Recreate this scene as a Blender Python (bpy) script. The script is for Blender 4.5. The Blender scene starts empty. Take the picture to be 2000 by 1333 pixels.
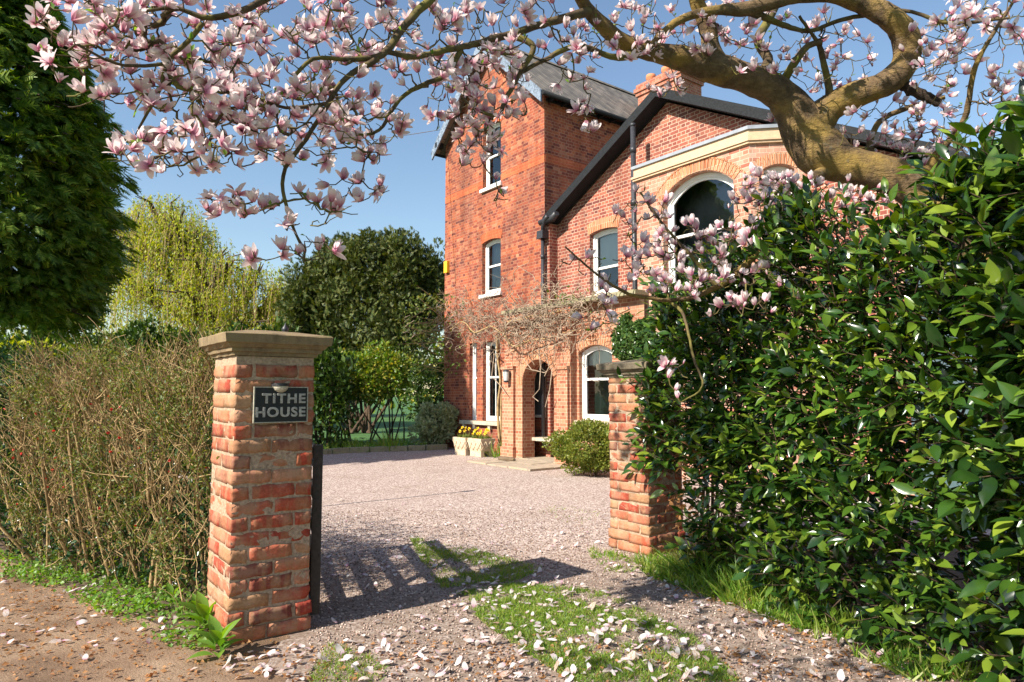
import bpy, math, random
import numpy as np
from mathutils import Vector, Matrix
from mathutils.geometry import tessellate_polygon
random.seed(7); rng = np.random.default_rng(11)
R = math.radians
scene = bpy.context.scene
C = scene.collection

# ------------------------------------------------------------------ camera
EYE = 1.5; PITCH = R(4.46); FPX = 1333.0
cam_d = bpy.data.cameras.new('camera'); cam = bpy.data.objects.new('camera', cam_d); C.objects.link(cam)
cam.location = (0, 0, EYE); cam.rotation_euler = (R(90) + PITCH, 0, 0)
cam_d.sensor_width = 36; cam_d.lens = 24; cam_d.clip_end = 3000; cam_d.clip_start = 0.05
scene.camera = cam
# ------------------------------------------------------------------ world, sun, exposure
SUN_AZ = R(52.5); SUN_EL = R(38.4)       # the light travels towards (sin az, cos az)
w = bpy.data.worlds.new('World'); scene.world = w; w.use_nodes = True
nt = w.node_tree; bg = nt.nodes['Background']
sky = nt.nodes.new('ShaderNodeTexSky'); sky.sky_type = 'NISHITA'; sky.sun_disc = False
sky.sun_elevation = SUN_EL; sky.sun_rotation = SUN_AZ + math.pi
sky.air_density = 1.3; sky.dust_density = 0.3; sky.ozone_density = 2.6
nt.links.new(sky.outputs[0], bg.inputs[0]); bg.inputs[1].default_value = 0.088
sl = bpy.data.lights.new('sun', 'SUN'); sun = bpy.data.objects.new('sun', sl); C.objects.link(sun)
sl.energy = 5.0; sl.angle = R(0.5); sl.color = (1.0, 0.93, 0.82)
tv = Vector((math.sin(SUN_AZ)*math.cos(SUN_EL), math.cos(SUN_AZ)*math.cos(SUN_EL), -math.sin(SUN_EL)))
sun.rotation_euler = tv.to_track_quat('-Z', 'Y').to_euler(); sun.location = (-8, -7, 12)
scene.view_settings.view_transform = 'Standard'; scene.view_settings.look = 'None'
scene.view_settings.exposure = 0.98; scene.view_settings.gamma = 1
scene.cycles.max_bounces = 6; scene.cycles.diffuse_bounces = 2; scene.cycles.transparent_max_bounces = 8

# ------------------------------------------------------------------ helpers: where a photographed point stands
cP, sP = math.cos(PITCH), math.sin(PITCH)
def ray(px, py):
    x = (px - 1000)/FPX; y = (666 - py)/FPX
    return np.array([x, cP - sP*y, sP + cP*y])
def P(px, py, Y):
    r = ray(px, py); return r*(Y/r[1]) + np.array([0, 0, EYE])
def G(px, py, z=0.0):
    r = ray(px, py); t = (z - EYE)/r[2]; return r*t + np.array([0, 0, EYE])
HE = np.array([.6, -.8, 0]); HW = np.array([.8, .6, 0])     # the house's own axes
def F(px, py, d):                                            # on a wall plane at depth d -> (s, z)
    r = ray(px, py); t = d/(r @ HW); q = r*t; return float(q @ HE), float(q[2] + EYE)
def S(px, py, s):                                            # on a side wall plane -> (d, z)
    r = ray(px, py); t = s/(r @ HE); q = r*t; return float(q @ HW), float(q[2] + EYE)
HROT = math.atan2(-.8, .6)

def tag(o, label=None, cat=None, group=None, kind=None):
    if label: o['label'] = label
    if cat: o['category'] = cat
    if group: o['group'] = group
    if kind: o['kind'] = kind
    return o
def empty(name, loc=(0, 0, 0), rz=0, **k):
    o = bpy.data.objects.new(name, None); C.objects.link(o); o.location = loc; o.rotation_euler = (0, 0, rz)
    o.empty_display_size = .1
    return tag(o, **k)
def link(name, me, mat, parent=None, **k):
    o = bpy.data.objects.new(name, me); C.objects.link(o)
    if mat is not None: me.materials.clear(); me.materials.append(mat)
    if parent is not None: o.parent = parent
    return tag(o, **k)
def mesh_np(name, V, Fc, uv=None, smooth=False):
    """V (n,3); Fc (m,k) all the same k; uv (m*k,2)"""
    V = np.asarray(V, dtype=np.float32); Fc = np.asarray(Fc, dtype=np.int32)
    me = bpy.data.meshes.new(name)
    me.vertices.add(len(V)); me.vertices.foreach_set('co', V.ravel())
    m, k = Fc.shape
    me.loops.add(m*k); me.loops.foreach_set('vertex_index', Fc.ravel())
    me.polygons.add(m); me.polygons.foreach_set('loop_start', np.arange(0, m*k, k, dtype=np.int32))
    if uv is not None:
        l = me.uv_layers.new(name='UVMap'); l.data.foreach_set('uv', np.asarray(uv, dtype=np.float32).ravel())
    if smooth: me.polygons.foreach_set('use_smooth', np.ones(m, dtype=bool))
    me.update(calc_edges=True)
    return me

class MB:
    """collects boxes, loops and tubes into one mesh with box-mapped UVs in metres"""
    def __init__(s): s.v = []; s.f = []; s.sm = []
    def poly(s, pts, smooth=False):
        b = len(s.v); s.v += [tuple(map(float, p)) for p in pts]; s.f.append(list(range(b, b+len(pts)))); s.sm.append(smooth)
    def box(s, x0, x1, y0, y1, z0, z1):
        b = len(s.v)
        s.v += [(x0,y0,z0),(x1,y0,z0),(x1,y1,z0),(x0,y1,z0),(x0,y0,z1),(x1,y0,z1),(x1,y1,z1),(x0,y1,z1)]
        for q in [(0,3,2,1),(4,5,6,7),(0,1,5,4),(1,2,6,5),(2,3,7,6),(3,0,4,7)]: s.f.append([b+i for i in q]); s.sm.append(False)
        return s
    def obox(s, a, b, wv, hv):
        """beam from a to b; cross-section vectors wv, hv (full size)"""
        a, b, wv, hv = map(np.array, (a, b, wv, hv)); k = len(s.v)
        for p in (a, b):
            for (i, j) in ((-1,-1),(1,-1),(1,1),(-1,1)): s.v.append(tuple(p + wv*i/2 + hv*j/2))
        for q in [(0,1,2,3),(7,6,5,4),(0,4,5,1),(1,5,6,2),(2,6,7,3),(3,7,4,0)]: s.f.append([k+i for i in q]); s.sm.append(False)
        return s
    def tube(s, pts, rad, n=8, cap=True):
        V, Fq = tube_np(np.array(pts, float), np.broadcast_to(np.array(rad, float), (len(pts),)), n)
        k = len(s.v); s.v += [tuple(x) for x in V]
        for q in Fq: s.f.append([k+int(i) for i in q]); s.sm.append(True)
        if cap:
            s.f.append([k+i for i in range(n)][::-1]); s.sm.append(False)
            s.f.append([k+len(V)-n+i for i in range(n)]); s.sm.append(False)
        return s
    def prism(s, pts, off):
        """closed solid: outline pts moved by off"""
        off = np.array(off); a = [np.array(p, float) for p in pts]; b = [p+off for p in a]; n = len(a)
        s.poly(a[::-1]); s.poly(b)
        for i in range(n): s.poly([a[i], a[(i+1) % n], b[(i+1) % n], b[i]])
        return s
    def lathe(s, prof, c=(0, 0, 0), n=20, smooth=True):
        k = len(s.v)
        for (r, z) in prof:
            for i in range(n): s.v.append((c[0]+r*math.cos(2*math.pi*i/n), c[1]+r*math.sin(2*math.pi*i/n), c[2]+z))
        for j in range(len(prof)-1):
            for i in range(n):
                s.f.append([k+j*n+i, k+j*n+(i+1) % n, k+(j+1)*n+(i+1) % n, k+(j+1)*n+i]); s.sm.append(smooth)
        return s
    def build(s, name, mat, parent=None, **k):
        me = bpy.data.meshes.new(name); me.from_pydata(s.v, [], s.f); me.update()
        me.polygons.foreach_set('use_smooth', s.sm)
        uv = me.uv_layers.new(name='UVMap'); d = uv.data
        for p in me.polygons:
            n = p.normal; ax = max(range(3), key=lambda i: abs(n[i]))
            hx, hy = -n[1], n[0]; L = math.hypot(hx, hy)
            for li in p.loop_indices:
                co = me.vertices[me.loops[li].vertex_index].co
                if ax == 2 or L < 1e-6: d[li].uv = (co[0], co[1])
                else: d[li].uv = ((co[0]*hx + co[1]*hy)/L, co[2])
        return link(name, me, mat, parent, **k)

def tube_np(pts, rad, n):
    m = len(pts); T = np.gradient(pts, axis=0); T /= np.linalg.norm(T, axis=1)[:, None] + 1e-9
    up = np.array([0, 0, 1.]) if abs(T[0][2]) < .9 else np.array([1., 0, 0])
    N = np.zeros((m, 3)); x = np.cross(up, T[0]); x /= np.linalg.norm(x); N[0] = x
    for i in range(1, m):
        x = N[i-1] - T[i]*(N[i-1] @ T[i]); l = np.linalg.norm(x); N[i] = x/l if l > 1e-6 else N[i-1]
    B = np.cross(T, N); a = np.arange(n)*2*math.pi/n
    V = pts[:, None, :] + rad[:, None, None]*(np.cos(a)[None, :, None]*N[:, None, :] + np.sin(a)[None, :, None]*B[:, None, :])
    i, j = np.meshgrid(np.arange(m-1), np.arange(n), indexing='ij'); j2 = (j+1) % n
    Fq = np.stack([i*n+j, i*n+j2, (i+1)*n+j2, (i+1)*n+j], -1).reshape(-1, 4)
    return V.reshape(-1, 3), Fq

class TB:
    """many tubes in one mesh, fast"""
    def __init__(s): s.V = []; s.F = []; s.n = 0
    def add(s, pts, rad, n=5):
        pts = np.array(pts, float); rad = np.broadcast_to(np.array(rad, float), (len(pts),))
        V, Fq = tube_np(pts, rad, n); s.V.append(V); s.F.append(Fq + s.n); s.n += len(V)
    def build(s, name, mat, parent=None, origin=(0, 0, 0), **k):
        me = mesh_np(name, np.concatenate(s.V) - np.array(origin), np.concatenate(s.F), smooth=True)
        return link(name, me, mat, parent, **k)

def norm(a): return a/(np.linalg.norm(a, axis=-1, keepdims=True) + 1e-9)
def scatter(tv_, tf, pos, dirs, ups, size, tuv=None, sxy=None):
    """copies of a template (y = length, x = width, z = face) at pos, pointing along dirs"""
    pos = np.asarray(pos, float); n = len(pos); dirs = norm(np.asarray(dirs, float)); ups = np.asarray(ups, float)
    X = norm(np.cross(dirs, ups)); Z = np.cross(X, dirs)
    size = np.broadcast_to(np.asarray(size, float), (n,))
    t = np.broadcast_to(tv_, (n,)+tv_.shape).copy()
    if sxy is not None: t[:, :, 0] *= sxy[:, None]
    V = pos[:, None, :] + size[:, None, None]*(t[:, :, 0:1]*X[:, None, :] + t[:, :, 1:2]*dirs[:, None, :] + t[:, :, 2:3]*Z[:, None, :])
    Fq = tf[None] + (np.arange(n)*len(tv_))[:, None, None]
    uv = None
    if tuv is not None: uv = np.tile(tuv[tf.ravel()], (n, 1))
    return V.reshape(-1, 3), Fq.reshape(-1, tf.shape[1]), uv
def rdirs(n, up=0.0):
    d = rng.normal(size=(n, 3)); d = norm(d); d[:, 2] += up; return norm(d)

# leaf templates ------------------------------------------------
def leaf_tpl(wd=.35, fold=.12, curl=.15, seg=4, wp=1.0):
    v = []; u = []
    for i in range(seg+1):
        t = i/seg; ww = wd*.5*(math.sin(math.pi*min(1, t**.85))**wp) + (.004)
        zc = -curl*t*t
        for sx in (-1, 0, 1): v.append((sx*ww, t, zc + (fold*ww*2 if sx else 0))); u.append((sx*.5+.5, t))
    f = []
    for i in range(seg):
        for j in range(2): a = i*3+j; f.append((a, a+1, a+4, a+3))
    return np.array(v), np.array(f), np.array(u)
LAUREL = leaf_tpl(.42, .16, .16, 5)
SMALL = leaf_tpl(.55, .2, .1, 2)
BLADE = (np.array([(-.03, 0, 0), (.03, 0, 0), (-.024, .45, -.03), (.024, .45, -.03), (-.013, .8, -.13), (.013, .8, -.13), (0, 1, -.26), (0.002, 1, -.26)]),
         np.array([(0, 1, 3, 2), (2, 3, 5, 4), (4, 5, 7, 6)]), None)
def spray_tpl(n=5, drop=.25, wd=.075):
    """flat drooping conifer spray: a rib with side fingers"""
    v = []; f = []
    def strip(a, b, wa, wb):
        a = np.array(a); b = np.array(b); d = b-a; d /= np.linalg.norm(d); x = np.array([d[1], -d[0], 0])
        k = len(v); v.extend([a-x*wa, a+x*wa, b+x*wb, b-x*wb]); f.append((k, k+1, k+2, k+3))
    strip((0, 0, 0), (0, .55, -drop*.3), wd*.8, wd*.7); strip((0, .55, -drop*.3), (0, 1, -drop), wd*.8, .01)
    for i in range(n):
        t = .15 + .7*i/n; z = -drop*t*t
        for sg in (-1, 1):
            l = .42*(1-t*.55)
            strip((0, t, z), (sg*l*.75, t+l*.75, z-drop*l*.6), wd*.75, wd*.2)
    return np.array(v), np.array(f), None
SPRAY = spray_tpl()

# ------------------------------------------------------------------ materials
def newmat(name):
    m = bpy.data.materials.new(name); m.use_nodes = True; t = m.node_tree
    return m, t, t.nodes['Principled BSDF'], t.nodes.new, t.links.new
def ramp(N, L, src, stops, interp='LINEAR'):
    r = N('ShaderNodeValToRGB'); r.color_ramp.interpolation = interp
    e = r.color_ramp.elements
    while len(e) < len(stops): e.new(.5)
    for i, (p, c) in enumerate(stops): e[i].position = p; e[i].color = (*c, 1) if len(c) == 3 else c
    L(src, r.inputs[0]); return r
def texc(N, L, out='Object', scale=None):
    t = N('ShaderNodeTexCoord')
    if scale is None: return t.outputs[out]
    m = N('ShaderNodeMapping'); m.inputs['Scale'].default_value = scale; L(t.outputs[out], m.inputs[0]); return m.outputs[0]
def noise(N, L, vec, sc, det=4, rough=.55):
    n = N('ShaderNodeTexNoise'); n.inputs['Scale'].default_value = sc; n.inputs['Detail'].default_value = det; n.inputs['Roughness'].default_value = rough
    L(vec, n.inputs['Vector']); return n
def mix(N, L, f, a, b, mode='MIX'):
    m = N('ShaderNodeMix'); m.data_type = 'RGBA'; m.blend_type = mode
    if isinstance(f, (int, float)): m.inputs[0].default_value = f
    else: L(f, m.inputs[0])
    for k, v in ((6, a), (7, b)):
        if isinstance(v, tuple): m.inputs[k].default_value = (*v, 1)
        else: L(v, m.inputs[k])
    return m.outputs[2]
def bump(N, L, B, h, st=.3, dist=.01):
    b = N('ShaderNodeBump'); b.inputs['Strength'].default_value = st; b.inputs['Distance'].default_value = dist
    L(h, b.inputs['Height']); L(b.outputs[0], B.inputs['Normal']); return b

def leaf_mat(name, cols, rough=.45, trans=.35, tcol=None, spec=.4):
    """foliage: colour differs leaf by leaf; light passes through"""
    m, t, B, N, L = newmat(name)
    g = N('ShaderNodeNewGeometry'); r = ramp(N, L, g.outputs['Random Per Island'], [(i/(len(cols)-1), c) for i, c in enumerate(cols)])
    n = noise(N, L, texc(N, L), 1.3, 2); mm = mix(N, L, .35, r.outputs[0], n.outputs[0], 'OVERLAY')
    L(mm, B.inputs['Base Color']); B.inputs['Roughness'].default_value = rough; B.inputs['Specular IOR Level'].default_value = spec
    tr = N('ShaderNodeBsdfTranslucent'); h = N('ShaderNodeHueSaturation'); h.inputs['Saturation'].default_value = 1.15; h.inputs['Value'].default_value = 1.7
    h.inputs['Hue'].default_value = .485 if tcol is None else .5
    L(mm, h.inputs['Color']); L(h.outputs[0], tr.inputs[0])
    x = N('ShaderNodeMixShader'); x.inputs[0].default_value = trans; L(B.outputs[0], x.inputs[1]); L(tr.outputs[0], x.inputs[2])
    L(x.outputs[0], t.nodes['Material Output'].inputs[0]); return m
def simple(name, col, rough=.6, ns=20, var=.25, bst=.15, bdist=.004, metal=0, spec=.5):
    m, t, B, N, L = newmat(name); v = texc(N, L); n = noise(N, L, v, ns, 5)
    c2 = tuple(min(1, c*(1+var)) for c in col); c1 = tuple(c*(1-var) for c in col)
    r = ramp(N, L, n.outputs[0], [(.3, c1), (.7, c2)]); L(r.outputs[0], B.inputs['Base Color'])
    B.inputs['Roughness'].default_value = rough; B.inputs['Metallic'].default_value = metal; B.inputs['Specular IOR Level'].default_value = spec
    bump(N, L, B, n.outputs[0], bst, bdist); return m
def brick_mat(name, cols, mortar, wd=.225, ht=.075, ms=.011, mortar_mix=1.0, dirt=.35, dcol=(.05, .03, .03)):
    m, t, B, N, L = newmat(name); uv = texc(N, L, 'UV')
    nj = noise(N, L, uv, 6, 2)
    vadd = N('ShaderNodeVectorMath'); vadd.operation = 'MULTIPLY_ADD'; L(nj.outputs['Color'], vadd.inputs[0]); vadd.inputs[1].default_value = (.009, .009, 0); L(uv, vadd.inputs[2])
    b = N('ShaderNodeTexBrick'); L(vadd.outputs[0], b.inputs['Vector'])
    b.inputs['Scale'].default_value = 1; b.inputs['Brick Width'].default_value = wd; b.inputs['Row Height'].default_value = ht
    b.inputs['Mortar Size'].default_value = ms*.55; b.inputs['Mortar Smooth'].default_value = .25; b.inputs['Bias'].default_value = 0
    b.offset = .5; b.squash = .5; b.squash_frequency = 2
    b.inputs['Color1'].default_value = (0, 0, 0, 1); b.inputs['Color2'].default_value = (1, 1, 1, 1); b.inputs['Mortar'].default_value = (.5, .5, .5, 1)
    # a second, independent number for each brick
    n2 = noise(N, L, uv, 1.1, 3); n3 = noise(N, L, uv, 45, 3, .7)
    r = ramp(N, L, b.outputs['Color'], [(i/(len(cols)-1), c) for i, c in enumerate(cols)])
    c = mix(N, L, .3, r.outputs[0], n3.outputs[0], 'OVERLAY')
    rr = ramp(N, L, n2.outputs[0], [(.42, (0, 0, 0)), (.68, (1, 1, 1))]); md = N('ShaderNodeMath'); md.operation = 'MULTIPLY'; L(rr.outputs[0], md.inputs[0]); md.inputs[1].default_value = dirt
    c = mix(N, L, md.outputs[0], c, dcol)
    ms_ = N('ShaderNodeMapping'); ms_.inputs['Scale'].default_value = (2.6, .35, 1); L(uv, ms_.inputs[0]); n4 = noise(N, L, ms_.outputs[0], 1, 5, .6); r4 = ramp(N, L, n4.outputs[0], [(.35, (.62, .56, .54)), (.6, (1, 1, 1))])
    stain = r4.outputs[0]
    mf = N('ShaderNodeMath'); mf.operation = 'MULTIPLY'; L(b.outputs['Fac'], mf.inputs[0]); mf.inputs[1].default_value = mortar_mix
    c = mix(N, L, mf.outputs[0], c, mortar)
    c = mix(N, L, .85, c, stain, 'MULTIPLY')
    L(c, B.inputs['Base Color']); B.inputs['Roughness'].default_value = .85; B.inputs['Specular IOR Level'].default_value = .25
    inv = N('ShaderNodeMath'); inv.operation = 'SUBTRACT'; inv.inputs[0].default_value = 1; L(b.outputs['Fac'], inv.inputs[1])
    ad = N('ShaderNodeMath'); ad.operation = 'MULTIPLY_ADD'; L(n3.outputs[0], ad.inputs[0]); ad.inputs[1].default_value = .5; L(inv.outputs[0], ad.inputs[2])
    bump(N, L, B, ad.outputs[0], .7, .008); return m

M = {}
M['tower_brick'] = brick_mat('tower_brick', [(.13, .035, .03), (.38, .09, .045), (.48, .14, .06), (.24, .055, .038), (.54, .21, .11)], (.50, .33, .22), mortar_mix=.55, dirt=.55, dcol=(.13, .05, .04))
M['gable_brick'] = brick_mat('gable_brick', [(.15, .045, .038), (.31, .085, .055), (.44, .15, .09), (.23, .06, .045), (.38, .11, .07)], (.58, .42, .31), ms=.015, mortar_mix=.85, dirt=.4, dcol=(.2, .1, .08))
M['bay_brick'] = brick_mat('bay_brick', [(.36, .11, .07), (.50, .22, .14), (.60, .33, .23), (.42, .15, .09), (.62, .38, .28)], (.62, .45, .33), ms=.015, dirt=.2, dcol=(.6, .5, .42))
M['porch_brick'] = brick_mat('porch_brick', [(.32, .09, .05), (.48, .18, .10), (.52, .25, .14), (.38, .11, .06), (.54, .28, .17)], (.60, .41, .27), ms=.013, dirt=.3, dcol=(.3, .18, .12))
M['arch_brick'] = brick_mat('arch_brick', [(.50, .18, .08), (.62, .28, .14), (.45, .16, .08)], (.62, .45, .3), wd=.075, ht=.24, dirt=0)
M['band_brick'] = brick_mat('band_brick', [(.50, .11, .045), (.56, .15, .06), (.44, .09, .04)], (.6, .3, .15), mortar_mix=.4, dirt=.1)
M['chimney_brick'] = brick_mat('chimney_brick', [(.42, .12, .07), (.50, .2, .12), (.35, .1, .06)], (.5, .35, .27), dirt=.2)

def pillar_brick_mat(name, cols):
    m, t, B, N, L = newmat(name); g = N('ShaderNodeNewGeometry'); v = texc(N, L)
    r = ramp(N, L, g.outputs['Random Per Island'], [(i/(len(cols)-1), c) for i, c in enumerate(cols)])
    n = noise(N, L, v, 55, 6, .7); n2 = noise(N, L, v, 9, 4, .6); nv = noise(N, L, texc(N, L, 'Object', (16, 16, 3)), 1, 2); rv = ramp(N, L, nv.outputs[0], [(.46, (0, 0, 0)), (.54, (.5, .5, .5))], 'LINEAR')
    vv = mix(N, L, rv.outputs[0], r.outputs[0], (.34, .18, .09))
    c = mix(N, L, .7, vv, n.outputs[0], 'OVERLAY')
    e = ramp(N, L, n2.outputs[0], [(.48, (0, 0, 0)), (.60, (1, 1, 1))]); mm = N('ShaderNodeMath'); mm.operation = 'MULTIPLY'; L(e.outputs[0], mm.inputs[0]); mm.inputs[1].default_value = .4
    c = mix(N, L, mm.outputs[0], c, (.42, .28, .18))
    L(c, B.inputs['Base Color']); B.inputs['Roughness'].default_value = .9; B.inputs['Specular IOR Level'].default_value = .2
    bump(N, L, B, n.outputs[0], .4, .004); return m
M['pillar_brick'] = pillar_brick_mat('pillar_brick', [(.34, .05, .028), (.44, .10, .05), (.28, .045, .03), (.38, .21, .11), (.46, .13, .07), (.17, .045, .035), (.50, .24, .14), (.36, .07, .04)])
M['mortar'] = simple('mortar', (.38, .275, .19), .95, 60, .35, .9, .006, spec=.1)

def stone_mat(name, base, moss=(.2, .16, .07), amt=.6):
    m, t, B, N, L = newmat(name); v = texc(N, L); n = noise(N, L, v, 7, 6, .65); n2 = noise(N, L, v, 90, 4, .7)
    vs = texc(N, L, 'Object', (30, 30, 3)); n3 = noise(N, L, vs, 1, 3)
    r = ramp(N, L, n.outputs[0], [(.3, tuple(c*.55 for c in base)), (.5, base), (.72, tuple(c*1.25 for c in base))])
    c = mix(N, L, .35, r.outputs[0], n2.outputs[0], 'OVERLAY'); c = mix(N, L, .3, c, n3.outputs[0], 'OVERLAY')
    rm = ramp(N, L, n.outputs[0], [(.48, (0, 0, 0)), (.66, (amt, amt, amt))]); c = mix(N, L, rm.outputs[0], c, moss)
    L(c, B.inputs['Base Color']); B.inputs['Roughness'].default_value = .92; B.inputs['Specular IOR Level'].default_value = .2
    bump(N, L, B, n2.outputs[0], .5, .004); return m
M['cap_stone'] = stone_mat('cap_stone', (.235, .17, .10))
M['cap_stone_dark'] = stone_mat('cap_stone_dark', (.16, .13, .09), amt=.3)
M['sill_stone'] = stone_mat('sill_stone', (.50, .43, .33), amt=.25)
M['coping'] = stone_mat('coping', (.30, .27, .17), (.16, .16, .06), .7)
M['planter_stone'] = stone_mat('planter_stone', (.58, .46, .32), (.35, .25, .15), .4)
M['paving'] = stone_mat('paving', (.40, .32, .24), (.25, .22, .12), .5)
M['white'] = simple('white', (.80, .78, .74), .5, 9, .05, .05)
M['render_white'] = simple('render_white', (.72, .72, .72), .85, 5, .08, .2)
M['timber'] = simple('timber', (.56, .39, .24), .6, 14, .12, .1)
M['lead'] = simple('lead', (.27, .29, .32), .55, 6, .15, .1)
M['black_paint'] = simple('black_paint', (.012, .013, .015), .7, 30, .5, .6, .008, spec=.25)
M['worn_blue'] = simple('worn_blue', (.16, .2, .26), .7, 22, .6, .5, .006)
M['iron'] = simple('iron', (.03, .03, .035), .45, 40, .5, .3)
M['gate_wood'] = simple('gate_wood', (.045, .035, .028), .8, 30, .4, .4)
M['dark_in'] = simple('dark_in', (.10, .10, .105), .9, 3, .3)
M['blind'] = simple('blind', (.72, .72, .68), .9, 3, .03)
M['curtain'] = simple('curtain', (.30, .32, .33), .9, 3, .2)
M['pot'] = simple('pot', (.55, .2, .09), .8, 12, .2)
M['sign_plate'] = simple('sign_plate', (.008, .008, .009), .5, 30, .4, .15)
M['sign_letter'] = simple('sign_letter', (.36, .34, .30), .6, 60, .35, .3)
M['sign_rim'] = simple('sign_rim', (.35, .33, .26), .6, 60, .35, .3)
M['yellow'] = simple('yellow', (.85, .45, .02), .5, 5, .05)
M['earth'] = simple('earth', (.10, .065, .04), .95, 12, .5, .8, .03)
M['wire'] = simple('wire', (.3, .32, .35), .5, 5, .05)
M['lamp_glass'] = simple('lamp_glass', (.5, .52, .5), .2, 5, .05)

def glass_mat(name, tint=(.05, .06, .07), rough=.03):
    m, t, B, N, L = newmat(name)
    gl = N('ShaderNodeBsdfGlossy'); gl.inputs['Roughness'].default_value = rough; gl.inputs['Color'].default_value = (.9, .95, 1, 1)
    tr = N('ShaderNodeBsdfTransparent'); tr.inputs[0].default_value = (.85, .9, .9, 1)
    fr = N('ShaderNodeFresnel'); fr.inputs[0].default_value = 1.8
    n = noise(N, L, texc(N, L), 2.5, 2); b = N('ShaderNodeBump'); b.inputs['Strength'].default_value = .12; b.inputs['Distance'].default_value = .03; L(n.outputs[0], b.inputs['Height'])
    L(b.outputs[0], gl.inputs['Normal'])
    x = N('ShaderNodeMixShader'); L(fr.outputs[0], x.inputs[0]); L(tr.outputs[0], x.inputs[1]); L(gl.outputs[0], x.inputs[2])
    L(x.outputs[0], t.nodes['Material Output'].inputs[0]); return m
M['glass'] = glass_mat('glass')

def slate_mat():
    m, t, B, N, L = newmat('slate'); uv = texc(N, L, 'UV')
    b = N('ShaderNodeTexBrick'); L(uv, b.inputs['Vector']); b.inputs['Scale'].default_value = 1
    b.inputs['Brick Width'].default_value = .26; b.inputs['Row Height'].default_value = .16; b.inputs['Mortar Size'].default_value = .008
    b.inputs['Color1'].default_value = (.10, .085, .07, 1); b.inputs['Color2'].default_value = (.21, .175, .14, 1); b.inputs['Mortar'].default_value = (.03, .03, .03, 1)
    n = noise(N, L, uv, 3, 5); c = mix(N, L, .5, b.outputs[0], n.outputs[0], 'OVERLAY'); L(c, B.inputs['Base Color']); B.inputs['Roughness'].default_value = .7
    bump(N, L, B, b.outputs['Fac'], -.7, .02); return m
M['slate'] = slate_mat()

def gravel_mat():
    m, t, B, N, L = newmat('gravel'); v = texc(N, L)
    vo = N('ShaderNodeTexVoronoi'); vo.inputs['Scale'].default_value = 75; L(v, vo.inputs['Vector'])
    hs = N('ShaderNodeSeparateColor'); L(vo.outputs['Color'], hs.inputs[0])
    r = ramp(N, L, hs.outputs[0], [(0, (.11, .07, .055)), (.3, (.30, .21, .175)), (.55, (.37, .29, .25)), (.8, (.49, .405, .355)), (1, (.72, .61, .54))])
    vo2 = N('ShaderNodeTexVoronoi'); vo2.inputs['Scale'].default_value = 26; L(v, vo2.inputs['Vector'])
    hs2 = N('ShaderNodeSeparateColor'); L(vo2.outputs['Color'], hs2.inputs[0])
    r2 = ramp(N, L, hs2.outputs[1], [(0, (.3, .3, .3)), (1, (.7, .7, .7))]); c = mix(N, L, .35, r.outputs[0], r2.outputs[0], 'OVERLAY')
    n = noise(N, L, v, .9, 6, .6); rn = ramp(N, L, n.outputs[0], [(.55, (0, 0, 0)), (.75, (.35, .35, .35))]); c = mix(N, L, rn.outputs[0], c, (.17, .11, .07))
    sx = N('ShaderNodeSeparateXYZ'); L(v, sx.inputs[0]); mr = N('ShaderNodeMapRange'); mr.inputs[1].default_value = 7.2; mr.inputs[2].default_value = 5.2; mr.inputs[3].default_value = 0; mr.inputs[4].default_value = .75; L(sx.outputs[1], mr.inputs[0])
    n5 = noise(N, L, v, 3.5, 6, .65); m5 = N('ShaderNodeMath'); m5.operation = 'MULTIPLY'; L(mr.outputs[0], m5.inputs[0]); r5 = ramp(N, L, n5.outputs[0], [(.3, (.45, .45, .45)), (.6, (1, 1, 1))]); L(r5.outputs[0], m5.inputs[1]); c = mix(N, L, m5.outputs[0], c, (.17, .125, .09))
    L(c, B.inputs['Base Color']); B.inputs['Roughness'].default_value = .9; B.inputs['Specular IOR Level'].default_value = .2
    bump(N, L, B, vo.outputs['Distance'], -.9, .018); return m
M['gravel'] = gravel_mat()
def dirt_mat():
    m, t, B, N, L = newmat('dirt'); v = texc(N, L); n = noise(N, L, v, 2.2, 8, .65); n2 = noise(N, L, v, 70, 5, .75)
    r = ramp(N, L, n.outputs[0], [(.3, (.15, .095, .06)), (.5, (.28, .185, .12)), (.7, (.38, .27, .18))]); c = mix(N, L, .6, r.outputs[0], n2.outputs[0], 'OVERLAY')
    L(c, B.inputs['Base Color']); B.inputs['Roughness'].default_value = .95; B.inputs['Specular IOR Level'].default_value = .15
    bump(N, L, B, n2.outputs[0], .8, .02); return m
M['dirt'] = dirt_mat()
def lawn_mat():
    m, t, B, N, L = newmat('lawn'); v = texc(N, L); n = noise(N, L, v, 1.2, 6, .6)
    r = ramp(N, L, n.outputs[0], [(.3, (.025, .075, .015)), (.7, (.06, .15, .025))]); L(r.outputs[0], B.inputs['Base Color']); B.inputs['Roughness'].default_value = .9
    bump(N, L, B, n.outputs[0], .5, .05); return m
M['lawn'] = lawn_mat()
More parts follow.
